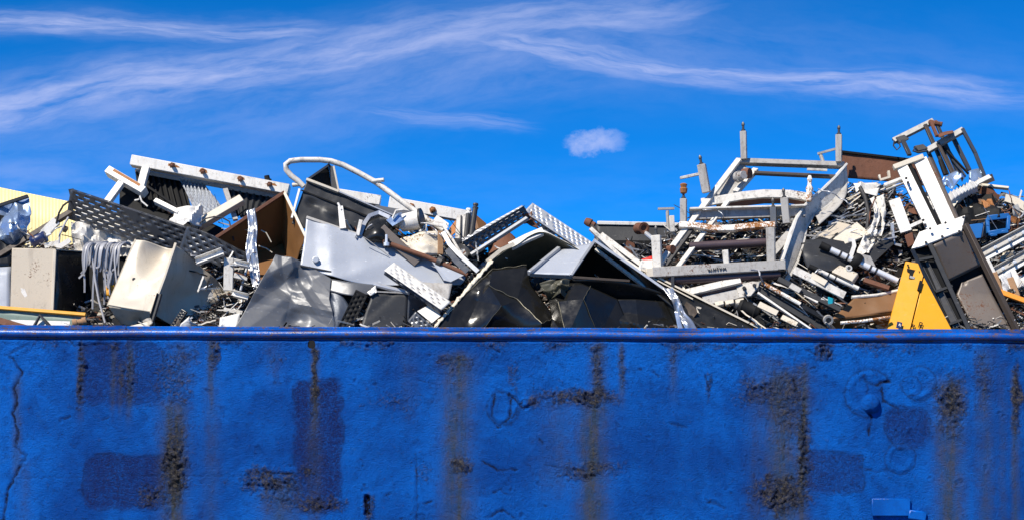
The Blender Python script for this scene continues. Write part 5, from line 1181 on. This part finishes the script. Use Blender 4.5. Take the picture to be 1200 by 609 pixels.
# brown cover panel at the rim
bp = Thing('brown_cover', 'brown sheet-metal cover lying at the rim left of the yellow cabinet', 'machine cover')
bp.part('face', MB().sheet([[P(1000, 350, .45), P(1054, 341, .5)], [P(974, 374, .3), P(1050, 364, .36)]], 16, 10, namp=.012, seed=3), M['brown_paint'], solid=.006)
bp.part('lower_face', MB().plate([P(974, 375, .3), P(1050, 365, .36), P(1050, 394, .5), P(978, 394, .45)], .006), M['brown_paint'])
bp.part('top_rail', MB().tube([P(998, 348, .46), P(1028, 345.5, .47), P(1054, 340, .5)], .018, 8), M['white_paint'])
bp.part('end_ring', MB().lathe(P(970, 374, .26), P(971, 375, .22), [(0, .03), (0, .05), (1, .05), (1, .03), (0, .03)], 14), M['grey_white'])
bp.done()
one('white_rod', 'thin white rod lying at the rim in front of the brown cover', 'rod', MB().tube([P(985, 378, .2), P(1010, 376, .19), P(1043, 371, .22)], .016, 8), M['white_rusty'])
one('rusty_lever', 'rusty lever arm under the silver cylinder', 'lever', MB().bar(P(1012, 328, .5), P(1042, 338, .46), .05, .04, V(0, -1, .4)), M['rust'], bevel=.004)
# yellow cabinet
yc = Thing('yellow_cabinet', 'bright yellow metal cabinet corner standing up from the rim', 'cabinet')
yl = yc.part('door', MB().prism([P(1061.5, 306, .45), P(1076, 308.5, .42), P(1082, 323, .40), P(1064, 396, .16), P(1037, 396, .22)], (0, .02, 0)), M['yellow'], bevel=.004)
yr = yc.part('door', MB().prism([P(1083, 325, .398), P(1121, 396, .16), P(1065.5, 396, .158)], (0, .02, 0)), M['yellow'], bevel=.004)
yc.part('side_panel', MB().prism([P(1061, 307, .47), P(1036.5, 396, .24), P(1045, 396, .8), P(1064, 307, .9)], (.01, 0, 0)), M['yellow'])
def yd(y): return .40 - (y - 323) * .0033
yc.part('latch_recess', MB().plate([P(1063, 314, .405), P(1078, 317.5, .40), P(1077.5, 320, .395), P(1075, 320.5, .394), P(1073, 327.5, .374), P(1065, 326, .378), P(1066, 319.5, .395), P(1063, 317.5, .40)], .004), M['black_matt'], parent=yl)
yc.part('latch', MB().plate([P(1066.5, 322.5, .375), P(1072, 324, .37), P(1071.5, 326.5, .365), P(1065.8, 325.2, .369)], .006), M['grey_white'], parent=yl)
yc.part('hinge', MB().bar(P(1079.5, 329, .365), P(1076.5, 340, .33), .03, .02), M['black_matt'], parent=yr)
yc.part('sticker', MB().plate([P(1051.5, 376, yd(376) - .02), P(1057.5, 377.5, yd(377) - .022), P(1056, 385, yd(385) - .022), P(1050, 383.5, yd(384) - .02)], .002), M['navy'], parent=yl)
lt = MB()
for (a, b, c, d_) in ((1053, 381, 1054.5, 378.5), (1054.5, 378.5, 1055, 382)): lt.bar(P(a, b, yd(b) - .026), P(c, d_, yd(d_) - .026), .007, .002)
yc.part('sticker_mark', lt, M['white_clean'], parent=yl)
lt = MB()
for (a, b, c, d_) in ((1078, 377, 1076.5, 383), (1078, 377, 1081, 378), (1081, 378, 1080, 381), (1077.5, 380, 1080, 381), (1080, 381, 1079, 384), (1070, 379, 1069, 383), (1072, 380, 1071, 383), (1069, 381, 1071.5, 381.5)):
    lt.bar(P(a, b, yd(b) - .024), P(c, d_, yd(d_) - .024), .009, .002)
yc.part('printed_mark', lt, M['black_matt'], parent=yr)
yc.part('bolt_hole', MB().lathe(P(1064, 310.5, .42), P(1064, 310.5, .405), [(0, .004), (0, .010), (1, .010)], 8), M['black_matt'], parent=yl)
yc.done()
one('dark_rail', 'dark slanting bar behind the left edge of the yellow cabinet', 'bar', MB().bar(P(1040, 340, .6), P(1056, 316, .7), .05, .05), M['black_matt'])

# tilted machine with white channel legs
mc = Thing('tilted_machine', 'tall tilted machine with white channel legs and a taupe body at right', 'machine')
l1 = mc.part('channel_leg', MB().channel(P(1056, 193, 1.3), P(1096, 275, .8), .115, .06, .012, V(-.3, -1, .35)), M['white_clean'], bevel=.004)
l2 = mc.part('channel_leg', MB().channel(P(1078, 186, 1.3), P(1115, 268, .8), .14, .06, .012, V(-.3, -1, .35)), M['white_clean'], bevel=.004)
mc.part('leg_edge', MB().bar(P(1088, 186, 1.32), P(1124, 264, .84), .03, .05, V(.6, -.8, 0)), M['taupe'], parent=l2)
mc.part('leg_edge', MB().bar(P(1066, 193, 1.3), P(1104, 272, .82), .022, .03, V(.6, -.8, 0)), M['black_matt'], parent=l1)
for i, (x, y) in enumerate(((1062, 209), (1064, 214), (1082, 258), (1084, 264))):
    mc.part('bolt', MB().lathe(P(x, y, 1.14 - (y - 209) * .0055), P(x, y, 1.10 - (y - 209) * .0055), [(0, .016), (1, .014)], 7), M['dark_steel'], parent=l1)
mc.part('cross_bar', MB().bar(P(1047, 197, 1.3), P(1082, 184, 1.3), .055, .06, V(0, -1, .3)), M['cream'], bevel=.004)
mc.part('lower_tie', MB().bar(P(1058, 270, .92), P(1080, 260, .95), .035, .05, V(0, -1, .3)), M['white_clean'])
pl_ = mc.part('mounting_plate', MB().plate([P(1068, 291, .52), P(1077, 272, .72), P(1131, 252, .78), P(1127, 270, .56), P(1080, 288, .50)], .02), M['white_clean'], bevel=.004)
for (x, y) in ((1090, 268), (1104, 277), (1085, 284), (1124, 271), (1108, 261), (1129, 255)):
    mc.part('bolt', MB().lathe(P(x, y, .62), P(x, y, .50 + (277 - y) * .006), [(0, .014), (.7, .014), (1, .010)], 7), M['dark_steel'], parent=pl_)
mc.part('body_panel', MB().sheet([[P(1094, 287, .52), P(1129, 271, .58)], [P(1112, 330, .62), P(1152, 310, .66)]], 12, 12, folds=1, famp=.008, seed=2), M['taupe'], solid=.008, smooth=50)
mc.part('recess', MB().plate([P(1112, 326, .70), P(1150, 306, .74), P(1160, 330, .74), P(1124, 352, .70)], .006), M['black_matt'])
mc.part('body_panel', MB().sheet([[P(1127, 331, .58), P(1151, 321, .56)], [P(1121, 345, .56), P(1163, 345, .52)], [P(1148, 396, .36), P(1190, 396, .34)]], 14, 18, lin=True, folds=1, famp=.008, seed=5, dents=((.15, .05, .12, .02),)), M['taupe'], solid=.008, smooth=50)
mc.part('right_edge', MB().bar(P(1131, 263, .56), P(1196, 396, .30), .05, .06, V(.5, -1, 0)), M['brown_dark'], bevel=.004)
mc.part('left_edge', MB().bar(P(1090, 287, .50), P(1140, 396, .30), .045, .05, V(-.2, -1, 0)), M['dark_grey'], bevel=.004)
mc.part('outer_edge', MB().bar(P(1069, 292, .52), P(1117, 396, .34), .04, .06, V(-.3, -1, 0)), M['black_gloss'], bevel=.004)
mc.part('side_panel', MB().sheet([[P(1070, 292, .56), P(1092, 287, .6)], [P(1118, 396, .36), P(1142, 396, .38)]], 6, 10), M['black_matt'], solid=.006)
for (a, b, c, d_) in ((1076, 305, 1097, 301), (1096, 342, 1116, 335), (1112, 380, 1132, 373)):
    mc.part('rung', MB().bar(P(a, b, .50 - (b - 305) * .0017), P(c, d_, .50 - (b - 305) * .0017), .028, .04, V(0, -1, .3)), M['dark_grey'], bevel=.003)
mc.part('inner_channel', MB().channel(P(1083, 306, .55), P(1126, 392, .36), .07, .03, .006, V(-.3, -1, .1), back=False), M['dark_steel'])
mc.done()
one('white_upright', 'broad white upright strip left of the white channel legs', 'strip', MB().bar(P(1048, 234, 1.05), P(1062, 272, .9), .12, .03, V(-.2, -1, .3)), M['white_clean'], bevel=.004)
one('white_rounded_bar', 'short white rounded bar lying left of the channel legs', 'bar', MB().bar(P(1036, 218, 1.2), P(1060, 209, 1.25), .045, .05, V(0, -1, .5)).bar(P(1038, 223, 1.18), P(1062, 214, 1.22), .02, .04, V(0, -1, .5)), M['white_paint'], bevel=.01)
one('rust_box_end', 'small rusty box end under the white upright strip', 'box', MB().prism([P(1060, 276, .7), P(1069, 272, .75), P(1072, 286, .68), P(1064, 290, .64)], (.03, .08, 0)), M['rust'], bevel=.004)
rp2 = Thing('rusty_plate', 'long dark rusty plate behind the shredded strips at the crest', 'plate')
rp2.part('plate', MB().sheet([[P(984, 178, 1.75), P(1056, 186, 1.75), P(1085, 190, 1.75)], [P(986, 208, 1.7), P(1056, 214, 1.7), P(1085, 218, 1.7)]], 20, 8, namp=.01, seed=3), M['rust'], solid=.012)
rp2.part('top_edge', MB().bar(P(984, 177.5, 1.74), P(1085, 189.5, 1.74), .022, .03), M['black_matt'])
rp2.done()
one('cream_bracket', 'small cream hooked bracket below the rusty plate', 'bracket', MB().prof([P(1030, 206, 1.4), P(1032, 211, 1.38), P(1042, 208, 1.38), P(1041, 201, 1.4)], [(-.012, -.02), (.012, -.02), (.012, .02), (-.012, .02)]), M['cream'])

# lift-mast frame on top
ms = Thing('mast_frame', 'open grey steel mast frame leaning at the very top right of the heap', 'steel frame')
ms.part('top_bar', MB().channel(P(1047, 164, 1.75), P(1094, 140.5, 1.75), .06, .05, .01, V(-.2, -1, .5)), M['grey_white'], bevel=.003)
ms.part('top_bar', MB().channel(P(1086, 176, 1.55), P(1129, 151, 1.55), .065, .05, .01, V(-.2, -1, .5)), M['grey_white'], bevel=.003)
ms.part('side_post', MB().bar(P(1127.5, 151, 1.55), P(1143, 180, 1.5), .035, .04), M['galv_dark'], bevel=.003)
ms.part('side_post', MB().bar(P(1143, 180, 1.5), P(1154, 208, 1.45), .035, .04), M['galv_dark'], bevel=.003)
for i, (a, b, c, d_, w, mm) in enumerate(((1084, 146, 1110, 205, .04, 'dark_steel'), (1098, 146, 1124, 206, .035, 'dark_steel'), (1105, 168, 1130, 208, .045, 'galv_dark'), (1116, 160, 1136, 200, .045, 'galv_dark'),
                                         (1087, 176, 1106, 220, .035, 'dark_steel'), (1100, 166, 1119, 206, .03, 'brown_dark'), (1091, 143, 1098, 160, .03, 'rust'), (1058, 165, 1066, 182, .045, 'dark_steel'), (1105, 172, 1135, 204, .015, 'black_matt'))):
    ms.part('mast_rail', MB().bar(P(a, b, 1.7 - .02 * i), P(c, d_, 1.55 - .02 * i), w, .03, V(.2, -1, .1)), M[mm], bevel=.003)
ms.part('hydraulic_ram', MB().tube([P(1099, 168, 1.5), P(1118, 208, 1.42)], .02, 10), M['brown_dark'])
ms.part('hydraulic_ram', MB().tube([P(1102, 188, 1.5), P(1108, 205, 1.45)], .026, 10), M['black_matt'])
ms.part('rust_seat', MB().sheet([[P(1098, 158, 1.55), P(1107, 154.5, 1.55), P(1117, 153, 1.55)], [P(1100, 161, 1.42), P(1108, 158, 1.42), P(1117, 155.5, 1.42)]], 8, 4), M['rust'], solid=.008)
ms.part('rust_knuckle', MB().lathe(P(1088, 143, 1.7), P(1104, 146, 1.65), [(0, .015), (.1, .03), (.4, .026), (.5, .036), (.7, .024), (1, .028), (1, .01)], 9), M['rust'])
ms.part('bracket', MB().prism([P(1050, 161, 1.72), P(1060, 158, 1.72), P(1066, 163, 1.7), P(1054, 168, 1.7)], (0, .08, 0)), M['dark_steel'], bevel=.004)
ms.part('wire_loop', MB().tube([P(1048, 165, 1.65), P(1047, 171, 1.65), P(1051, 176, 1.64), P(1055, 172, 1.64), P(1053, 166, 1.65)], .008, 6), M['rubber'])
ms.part('wire_loop', MB().tube([P(1073, 173, 1.5), P(1070, 177, 1.5), P(1076, 179, 1.5), P(1086, 177, 1.5)], .012, 6), M['rubber'])
ms.part('bracket', MB().prism([P(1072, 171, 1.52), P(1082, 169, 1.52), P(1088, 174, 1.5), P(1076, 177, 1.5)], (0, .08, 0)), M['dark_steel'], bevel=.004)
ms.part('foot_panel', MB().sheet([[P(1136, 200, 1.48), P(1152, 196, 1.5)], [P(1135, 215, 1.4), P(1152, 210, 1.4)]], 6, 6, folds=1, famp=.02, seed=2), M['foil_blue'], solid=.005)
ms.done()
one('blue_bag', 'crumpled blue and white sheeting at the foot of the mast frame', 'sheeting', MB().sheet([[P(1100, 212, 1.35), P(1112, 203, 1.4), P(1126, 208, 1.4)], [P(1104, 222, 1.2), P(1116, 217, 1.2), P(1130, 214, 1.25)]], 20, 14, folds=9, famp=.06, seed=5), M['foil_blue'], solid=.004, smooth=22)
one('quilted_wrap', 'long white quilted roll lying across behind the channel legs', 'quilted roll', MB().sheet([[P(1078, 248, 1.15), P(1104, 231, 1.2), P(1124, 219, 1.25), P(1140, 212, 1.3)], [P(1082, 254, 1.0), P(1107, 239, 1.03), P(1128, 226, 1.08), P(1144, 218, 1.15)], [P(1088, 265, 1.05), P(1112, 246, 1.1), P(1130, 233, 1.15), P(1146, 225, 1.2)]], 60, 12, corr=(15, .016, 'u'), namp=.02, seed=3), M['quilt'], solid=.02, smooth=60)
one('quilted_wrap', 'short white quilted piece between the two channel legs', 'quilted roll', MB().sheet([[P(1076, 234, 1.15), P(1096, 226, 1.15)], [P(1082, 250, 1.0), P(1102, 243, 1.0)]], 24, 10, corr=(6, .014, 'v'), namp=.02, seed=8), M['quilt'], solid=.02, smooth=60)
one('wooden_slat', 'curved pale slat rising right at the crest below the mast frame', 'slat', MB().prof([P(1118, 240, 1.15), P(1132, 226, 1.2), P(1146, 214, 1.25), P(1160, 207, 1.3)], [(-.025, -.01), (.025, -.01), (.025, .01), (-.025, .01)], V(-.4, -1, .4)), M['white_paint'])
one('wooden_slat', 'broken cream slat under the curved pale slat', 'slat', MB().prof([P(1112, 246, 1.05), P(1122, 232, 1.1), P(1130, 222, 1.15)], [(-.03, -.01), (.03, -.01), (.03, .01), (-.03, .01)], V(-.4, -1, .4)), M['cream'])
one('white_bar', 'straight white bar pointing right past the crest', 'bar', MB().bar(P(1146, 217, 1.4), P(1182, 221, 1.35), .032, .04, V(0, -1, .6)), M['cream'], bevel=.004)
one('wooden_slat', 'dark twisted slat beside the white bar at the crest', 'slat', MB().prof([P(1140, 221, 1.4), P(1152, 213, 1.4), P(1164, 208, 1.4)], [(-.04, -.01), (.04, -.01), (.04, .01), (-.04, .01)], V(.3, -1, .1)), M['brown_dark'])
one('black_tarp', 'black plastic sheet crumpled under the white bar at right', 'sheeting', MB().sheet([[P(1120, 232, 1.3), P(1145, 220, 1.45), P(1166, 224, 1.4)], [P(1118, 246, 1.1), P(1145, 240, 1.15), P(1172, 246, 1.2)], [P(1122, 268, .95), P(1148, 262, 1.0), P(1176, 262, 1.05)]], 24, 20, folds=9, famp=.07, seed=5), M['black_matt'], solid=.004, smooth=25)
one('brown_rag', 'crumpled orange-brown scrap on the black plastic at right', 'scrap', MB().sheet([[P(1150, 234, 1.2), P(1162, 233, 1.2)], [P(1154, 244, 1.05), P(1168, 246, 1.08)]], 10, 10, folds=7, famp=.05, seed=6), M['rust_orange'], solid=.006)
one('curved_white_strip', 'white curved strip hanging over the right crest', 'strip', MB().prof([P(1178, 232, 1.25), P(1190, 236, 1.25), P(1200, 242, 1.22), P(1216, 255, 1.2)], [(-.05, -.006), (.05, -.006), (.05, .006), (-.05, .006)], V(-.1, -1, .6)), M['cream'])
# blue crates
for i in range(2):
    bc = Thing('blue_crate', ['solid-sided blue plastic crate beside the tilted machine', 'open-framed blue plastic crate right of the solid one'][i], 'crate')
    if i == 0:
        bc.part('front', MB().prism([P(1132, 264, .95), P(1153, 261, .98), P(1150, 279, .9), P(1141, 280, .88)], (0, .03, 0)), M['blue_crate'], bevel=.006)
        bc.part('side', MB().prism([P(1154, 260.5, .99), P(1160, 257, 1.2), P(1157, 274, 1.1), P(1151, 278.5, .91)], (-.01, .02, 0)), M['mid_grey'], bevel=.004)
    else:
        A_, B_, C_, D_ = P(1157, 256, 1.0), P(1182, 253, 1.0), P(1181, 270, .95), P(1158, 274, .95)
        for a, b, w in ((A_, B_, .055), (B_, C_, .035), (C_, D_, .05), (D_, A_, .035)):
            bc.part('frame_bar', MB().bar(a, b, w, .04), M['blue_crate'], bevel=.006)
        bc.part('inner_wall', MB().plate([P(1158, 257, 1.15), P(1181, 255, 1.15), P(1180, 270, 1.1), P(1159, 273, 1.1)], .01), M['brown_dark'])
        bc.part('foot', MB().bar(P(1160, 276, .95), P(1168, 275, .95), .03, .05), M['blue_crate'], bevel=.004)
        bc.part('foot', MB().bar(P(1173, 272.5, .95), P(1181, 271.5, .95), .03, .05), M['blue_crate'], bevel=.004)
    bc.done()
# white channel rails at the right edge
for i, (a, b, c, d_, lab) in enumerate(((1150, 299, 1216, 264, 'long pale channel at the right edge, upper of two'), (1162, 322, 1216, 292, 'long pale channel at the right edge, lower of two'))):
    cr_ = Thing('channel_rail', lab, 'channel')
    cr_.part('web', MB().channel(P(a, b, .75), P(c, d_, .8), .095, .05, .012, V(-.3, -1, .5), back=False), M['grey_white'], bevel=.003)
    cr_.part('lower_lip', MB().bar(P(a + 3, b + 5.5, .70), P(c + 3, d_ + 5.5, .75), .045, .02, V(-.2, -1, .5)), M['white_clean'], bevel=.003)
    for k in range(3):
        s_ = .25 + .25 * k
        cr_.part('bolt', MB().lathe(P(a + (c - a) * s_, b + (d_ - b) * s_, .74), P(a + (c - a) * s_, b + (d_ - b) * s_, .67), [(0, .022), (.5, .022), (.5, .014), (1, .014)], 7), M['steel_rod'])
    cr_.done()
one('white_block', 'white end block joining the pale channels at the right edge', 'block', MB().bar(P(1154, 305, .68), P(1163, 322, .66), .085, .04, V(-.2, -1, .2)), M['white_clean'], bevel=.004)
one('white_upright', 'short white upright with a hole at the right edge below the channels', 'strip', MB().bar(P(1186, 318, .66), P(1196, 336, .62), .07, .02, V(-.2, -1, .2)), M['white_clean'], bevel=.004)
for i, (q, lab) in enumerate((([P(1160, 320, .62), P(1168, 318, .64), P(1176, 340, .56), P(1170, 344, .54)], 'brown wooden offcut just right of the tilted machine'), ([P(1180, 326, .6), P(1187, 324, .6), P(1196, 346, .54), P(1188, 348, .54)], 'brown wooden offcut near the right edge'))):
    one('wood_offcut', lab, 'wood', MB().prism(q, (.02, .06, .01)), M['wood'], bevel=.004)
one('clear_plastic', 'greyish crumpled plastic sheet between the two wooden offcuts', 'sheeting', MB().sheet([[P(1172, 322, .62), P(1184, 316, .64)], [P(1176, 344, .55), P(1190, 342, .56)]], 10, 10, folds=5, famp=.05, seed=6), M['quilt'], solid=.004, smooth=25)
one('orange_bar', 'orange painted bar sloping down at the right edge', 'bar', MB().bar(P(1170, 341, .5), P(1214, 357, .42), .055, .03, V(0, -1, .4)), M['orange'], bevel=.004)
one('white_disc', 'white rounded casing lump behind the pale channels at right', 'scrap', MB().sheet([[P(1176, 296, .9), P(1190, 292, .95)], [P(1170, 306, .8), P(1192, 304, .82)]], 10, 8, folds=3, famp=.04, seed=7), M['cream'], solid=.01)

# ------------------------------------------------------------------ loose pieces, each one a thing, copied from a few shapes
def proto_mesh(mb, mat, solid=0):
    me_ = bpy.data.meshes.new('piece'); me_.from_pydata([tuple(v) for v in mb.v], [], mb.f); me_.materials.append(mat)
    me_.shade_smooth(); me_.set_sharp_from_angle(angle=R(35)); return me_
def strip_mb(k):
    rs = random.Random(k); pts = [V(-.5 + i / 6, 0, 0) + V(0, rs.uniform(-.03, .03), rs.uniform(-.03, .03)) * (2 if k % 2 else 1) for i in range(7)]
    w = .05 + .05 * rs.random()
    return MB().prof(pts, [(-w, -.008), (w, -.008), (w, .008), (-w, .008)], V(0, -1, .2))
def ang_mb(k): return MB().angle(V(-.5, 0, 0), V(.5, 0, 0), .09 + .03 * k, .07, .012)
def tube_mb(k):
    rs = random.Random(k + 50); return MB().tube([V(-.5 + i / 5, rs.uniform(-.02, .02) * k, rs.uniform(-.03, .03) * k) for i in range(6)], .025 + .01 * k, 7)
def flake_mb(k):
    return MB().sheet([[V(-.5, 0, .25), V(0, .05, .34), V(.45, 0, .3)], [V(-.42, 0, -.2), V(.05, -.06, -.3), V(.5, .02, -.22)]], 8, 6, folds=4, famp=.12, seed=k)
PROTO = {}
def get(kind, k, mat):
    key = (kind, k, mat)
    if key not in PROTO:
        mb = dict(strip=strip_mb, angle=ang_mb, tube=tube_mb, flake=flake_mb)[kind](k)
        PROTO[key] = proto_mesh(mb, M[mat])
    return PROTO[key]
rl_ = random.Random(77)
NAMES = dict(strip='metal_strip', angle='angle_iron', tube='metal_tube', flake='torn_flake')
def zone(n, x0, x1, ytop, ybot, d0, d1, kinds, mats, lens, slope, where):
    """n loose pieces over a zone; ytop/ybot are functions of the column"""
    for i in range(n):
        kind = rl_.choices([k for k, _ in kinds], [w for _, w in kinds])[0]; mat = rl_.choice(mats)
        px = rl_.uniform(x0, x1); s = rl_.random(); py = ytop(px) + (ybot(px) - ytop(px)) * s
        d = d1 + (d0 - d1) * s + rl_.uniform(-.06, .06)
        o = bpy.data.objects.new(NAMES[kind], get(kind, rl_.randrange(3), mat)); COL.objects.link(o)
        L = rl_.uniform(*lens); a = R(rl_.gauss(*slope))
        o.location = P(px, py, d)
        o.rotation_euler = (rl_.uniform(-.8, .8), -a, rl_.uniform(-.7, .7))
        k_ = L if kind != 'flake' else L * .7
        th = min(.6, .10 / L) if kind != 'flake' else 1
        o.scale = (k_, k_ * th if kind != 'flake' else k_, k_ * th if kind != 'flake' else k_)
        nm = dict(strip='strip', angle='angle piece', tube='tube', flake='torn flake')[kind]
        mn = dict(white_clean='white', white_paint='white', galv_light='silvery', grey_white='pale grey', dark_steel='dark', black_matt='black', black_gloss='black', rust='rusty', cream='cream', brown_dark='dark brown', rust_orange='orange rusty', dark_grey='charcoal', mid_grey='grey', wood='wood-brown', quilt='whitish')[mat]
        ln = 'short' if L < lens[0] + (lens[1] - lens[0]) * .35 else 'long' if L > lens[0] + (lens[1] - lens[0]) * .7 else ''
        dg = math.degrees(a); dg = (dg + 90) % 180 - 90
        lean = 'level' if abs(dg) < 10 else 'steep' if abs(dg) > 50 else 'rising' if dg > 0 else 'falling'
        fx = (px - x0) / (x1 - x0)
        pos_ = ('top' if s < .33 else 'low' if s > .66 else 'midway') + ' ' + ('left' if fx < .33 else 'right' if fx > .66 else 'centre')
        o['label'] = ' '.join(('%s %s %s %s %s %s' % (ln if nm != 'angle piece' else '', lean, mn, nm, pos_, where)).split()); o['category'] = nm.split()[-1]; o['group'] = '%s %ss %s' % (mn, nm, where)
ZM = ['white_clean', 'galv_light', 'grey_white', 'white_paint', 'dark_steel', 'black_matt', 'dark_grey', 'cream', 'mid_grey', 'galv_light']
zone(120, 948, 1042, lambda x: 218 + max(0, (985 - x)) * .9, lambda x: 284, .85, 1.55, [('strip', 7), ('angle', 2), ('tube', 1)], ZM, (.10, .34), (22, 18), 'in the shredded tangle under the rusty plate')
zone(36, 792, 905, lambda x: 250, lambda x: 300, .95, 1.35, [('strip', 4), ('angle', 3), ('tube', 2)], ['white_paint', 'grey_white', 'dark_steel', 'black_matt', 'dark_grey', 'cream'], (.15, .5), (8, 22), 'inside the white roller frame')
zone(40, 880, 1000, lambda x: 318 + max(0, 930 - x) * .4, lambda x: 380, .3, .7, [('strip', 5), ('angle', 4), ('tube', 3)], ['white_clean', 'grey_white', 'dark_steel', 'black_matt', 'cream', 'dark_grey', 'galv_light'], (.12, .45), (-27, 9), 'among the sloping rails at lower right')
zone(44, 1118, 1200, lambda x: 216 + abs(1150 - x) * .35, lambda x: 262, .95, 1.45, [('strip', 5), ('tube', 4), ('flake', 2)], ['dark_steel', 'brown_dark', 'rust_orange', 'cream', 'wood', 'galv_light', 'black_matt', 'white_paint', 'rust'], (.1, .38), (-25, 40), 'on the crest above the blue crates')
zone(22, 1165, 1215, lambda x: 290, lambda x: 378, .4, .85, [('strip', 4), ('tube', 3), ('flake', 3)], ['dark_steel', 'brown_dark', 'cream', 'white_paint', 'black_matt', 'wood', 'rust'], (.1, .35), (20, 40), 'under the pale channels at the right edge')
zone(26, 1030, 1110, lambda x: 212, lambda x: 285, .95, 1.4, [('strip', 4), ('tube', 2), ('flake', 2)], ['dark_steel', 'white_paint', 'galv_light', 'black_matt', 'cream', 'rust'], (.08, .28), (10, 45), 'behind the white channel legs')
zone(40, 410, 545, lambda x: 258 + (x - 410) * .08, lambda x: 282 + (x - 410) * .22, .75, 1.15, [('strip', 4), ('tube', 3), ('angle', 2), ('flake', 2)], ['dark_steel', 'white_paint', 'galv_light', 'black_matt', 'cream', 'rust', 'grey_white', 'galv_light'], (.08, .34), (-25, 35), 'among the middle scrap beside the white bucket')
zone(16, 530, 590, lambda x: 286, lambda x: 312, .65, .95, [('strip', 4), ('tube', 3), ('flake', 2)], ['galv_light', 'white_paint', 'black_matt', 'dark_steel', 'rust'], (.08, .25), (-35, 30), 'at the foot of the inverted V')
zone(22, 228, 296, lambda x: 296 + (x - 228) * .1, lambda x: 372, .4, .75, [('angle', 4), ('strip', 4), ('flake', 2)], ['white_clean', 'white_paint', 'grey_white', 'black_matt', 'galv_light'], (.08, .26), (10, 40), 'between the dented cabinet and the grey sheet')
zone(18, 0, 92, lambda x: 268 - x * .05, lambda x: 292, .72, 1.0, [('strip', 4), ('tube', 3), ('flake', 2)], ['white_paint', 'dark_steel', 'galv_light', 'black_matt', 'brown_dark', 'cream'], (.08, .28), (25, 35), 'above the beige locker')
zone(12, 170, 300, lambda x: 245, lambda x: 275, 1.0, 1.35, [('strip', 4), ('tube', 3), ('angle', 2)], ['black_matt', 'dark_steel', 'white_paint', 'grey_white', 'rust'], (.12, .4), (-10, 35), 'behind the long perforated tray')
zone(20, 800, 900, lambda x: 340 + (x - 800) * .2, lambda x: 378, .4, .6, [('strip', 4), ('tube', 3), ('flake', 2)], ['black_matt', 'dark_steel', 'cream', 'brown_dark', 'grey_white'], (.08, .28), (-20, 25), 'under the lower roller')
zone(10, 690, 770, lambda x: 288, lambda x: 316, .8, 1.1, [('strip', 4), ('tube', 2)], ['white_paint', 'dark_steel', 'galv_light', 'grey_white'], (.1, .3), (-38, 14), 'beside the four white rails')

zone(22, 60, 520, lambda x: 376, lambda x: 384, .09, .2, [('strip', 4), ('tube', 4), ('flake', 3)], ['white_paint', 'dark_steel', 'black_matt', 'cream', 'grey_white', 'brown_dark'], (.06, .2), (5, 40), 'along the container rim')

# long loose wires
WL = [('pale', 'cable'), ('black', 'rubber'), ('rusty', 'rust'), ('silvery', 'galv_light')]
WZ = [(800, 900, 250, 300, 1.0, 'inside the white roller frame'), (885, 990, 320, 372, .4, 'among the sloping rails at lower right'), (950, 1040, 225, 285, 1.0, 'in the shredded tangle under the rusty plate'), (1115, 1195, 222, 262, 1.1, 'on the crest above the blue crates'),
      (1035, 1100, 205, 280, 1.38, 'behind the white channel legs'), (420, 540, 258, 300, .8, 'among the middle scrap beside the white bucket'), (230, 295, 300, 370, .55, 'between the dented cabinet and the grey sheet'), (10, 90, 265, 292, .8, 'above the beige locker')]
for zi, (xa, xb, ya, yb, dd, where) in enumerate(WZ):
    for (cn, mt_), sd in zip(WL, range(4)):
        x = rl_.uniform(xa, xb); y = rl_.uniform(ya, yb); a = rl_.uniform(0, 6.28); pts = []
        for k in range(14):
            pts.append(P(x, y, dd + .05 * math.sin(k * .9 + sd)))
            a += rl_.uniform(-.55, .55); x += 4.2 * math.cos(a); y += 3.0 * math.sin(a) + .4
            x = min(max(x, xa - 6), xb + 6); y = min(max(y, ya - 4), yb + 6)
        one('loose_wire', 'thin curling %s wire %s' % (cn, where), 'wire', MB().tube(pts, rl_.uniform(.005, .009), 6), M[mt_], smooth=60)
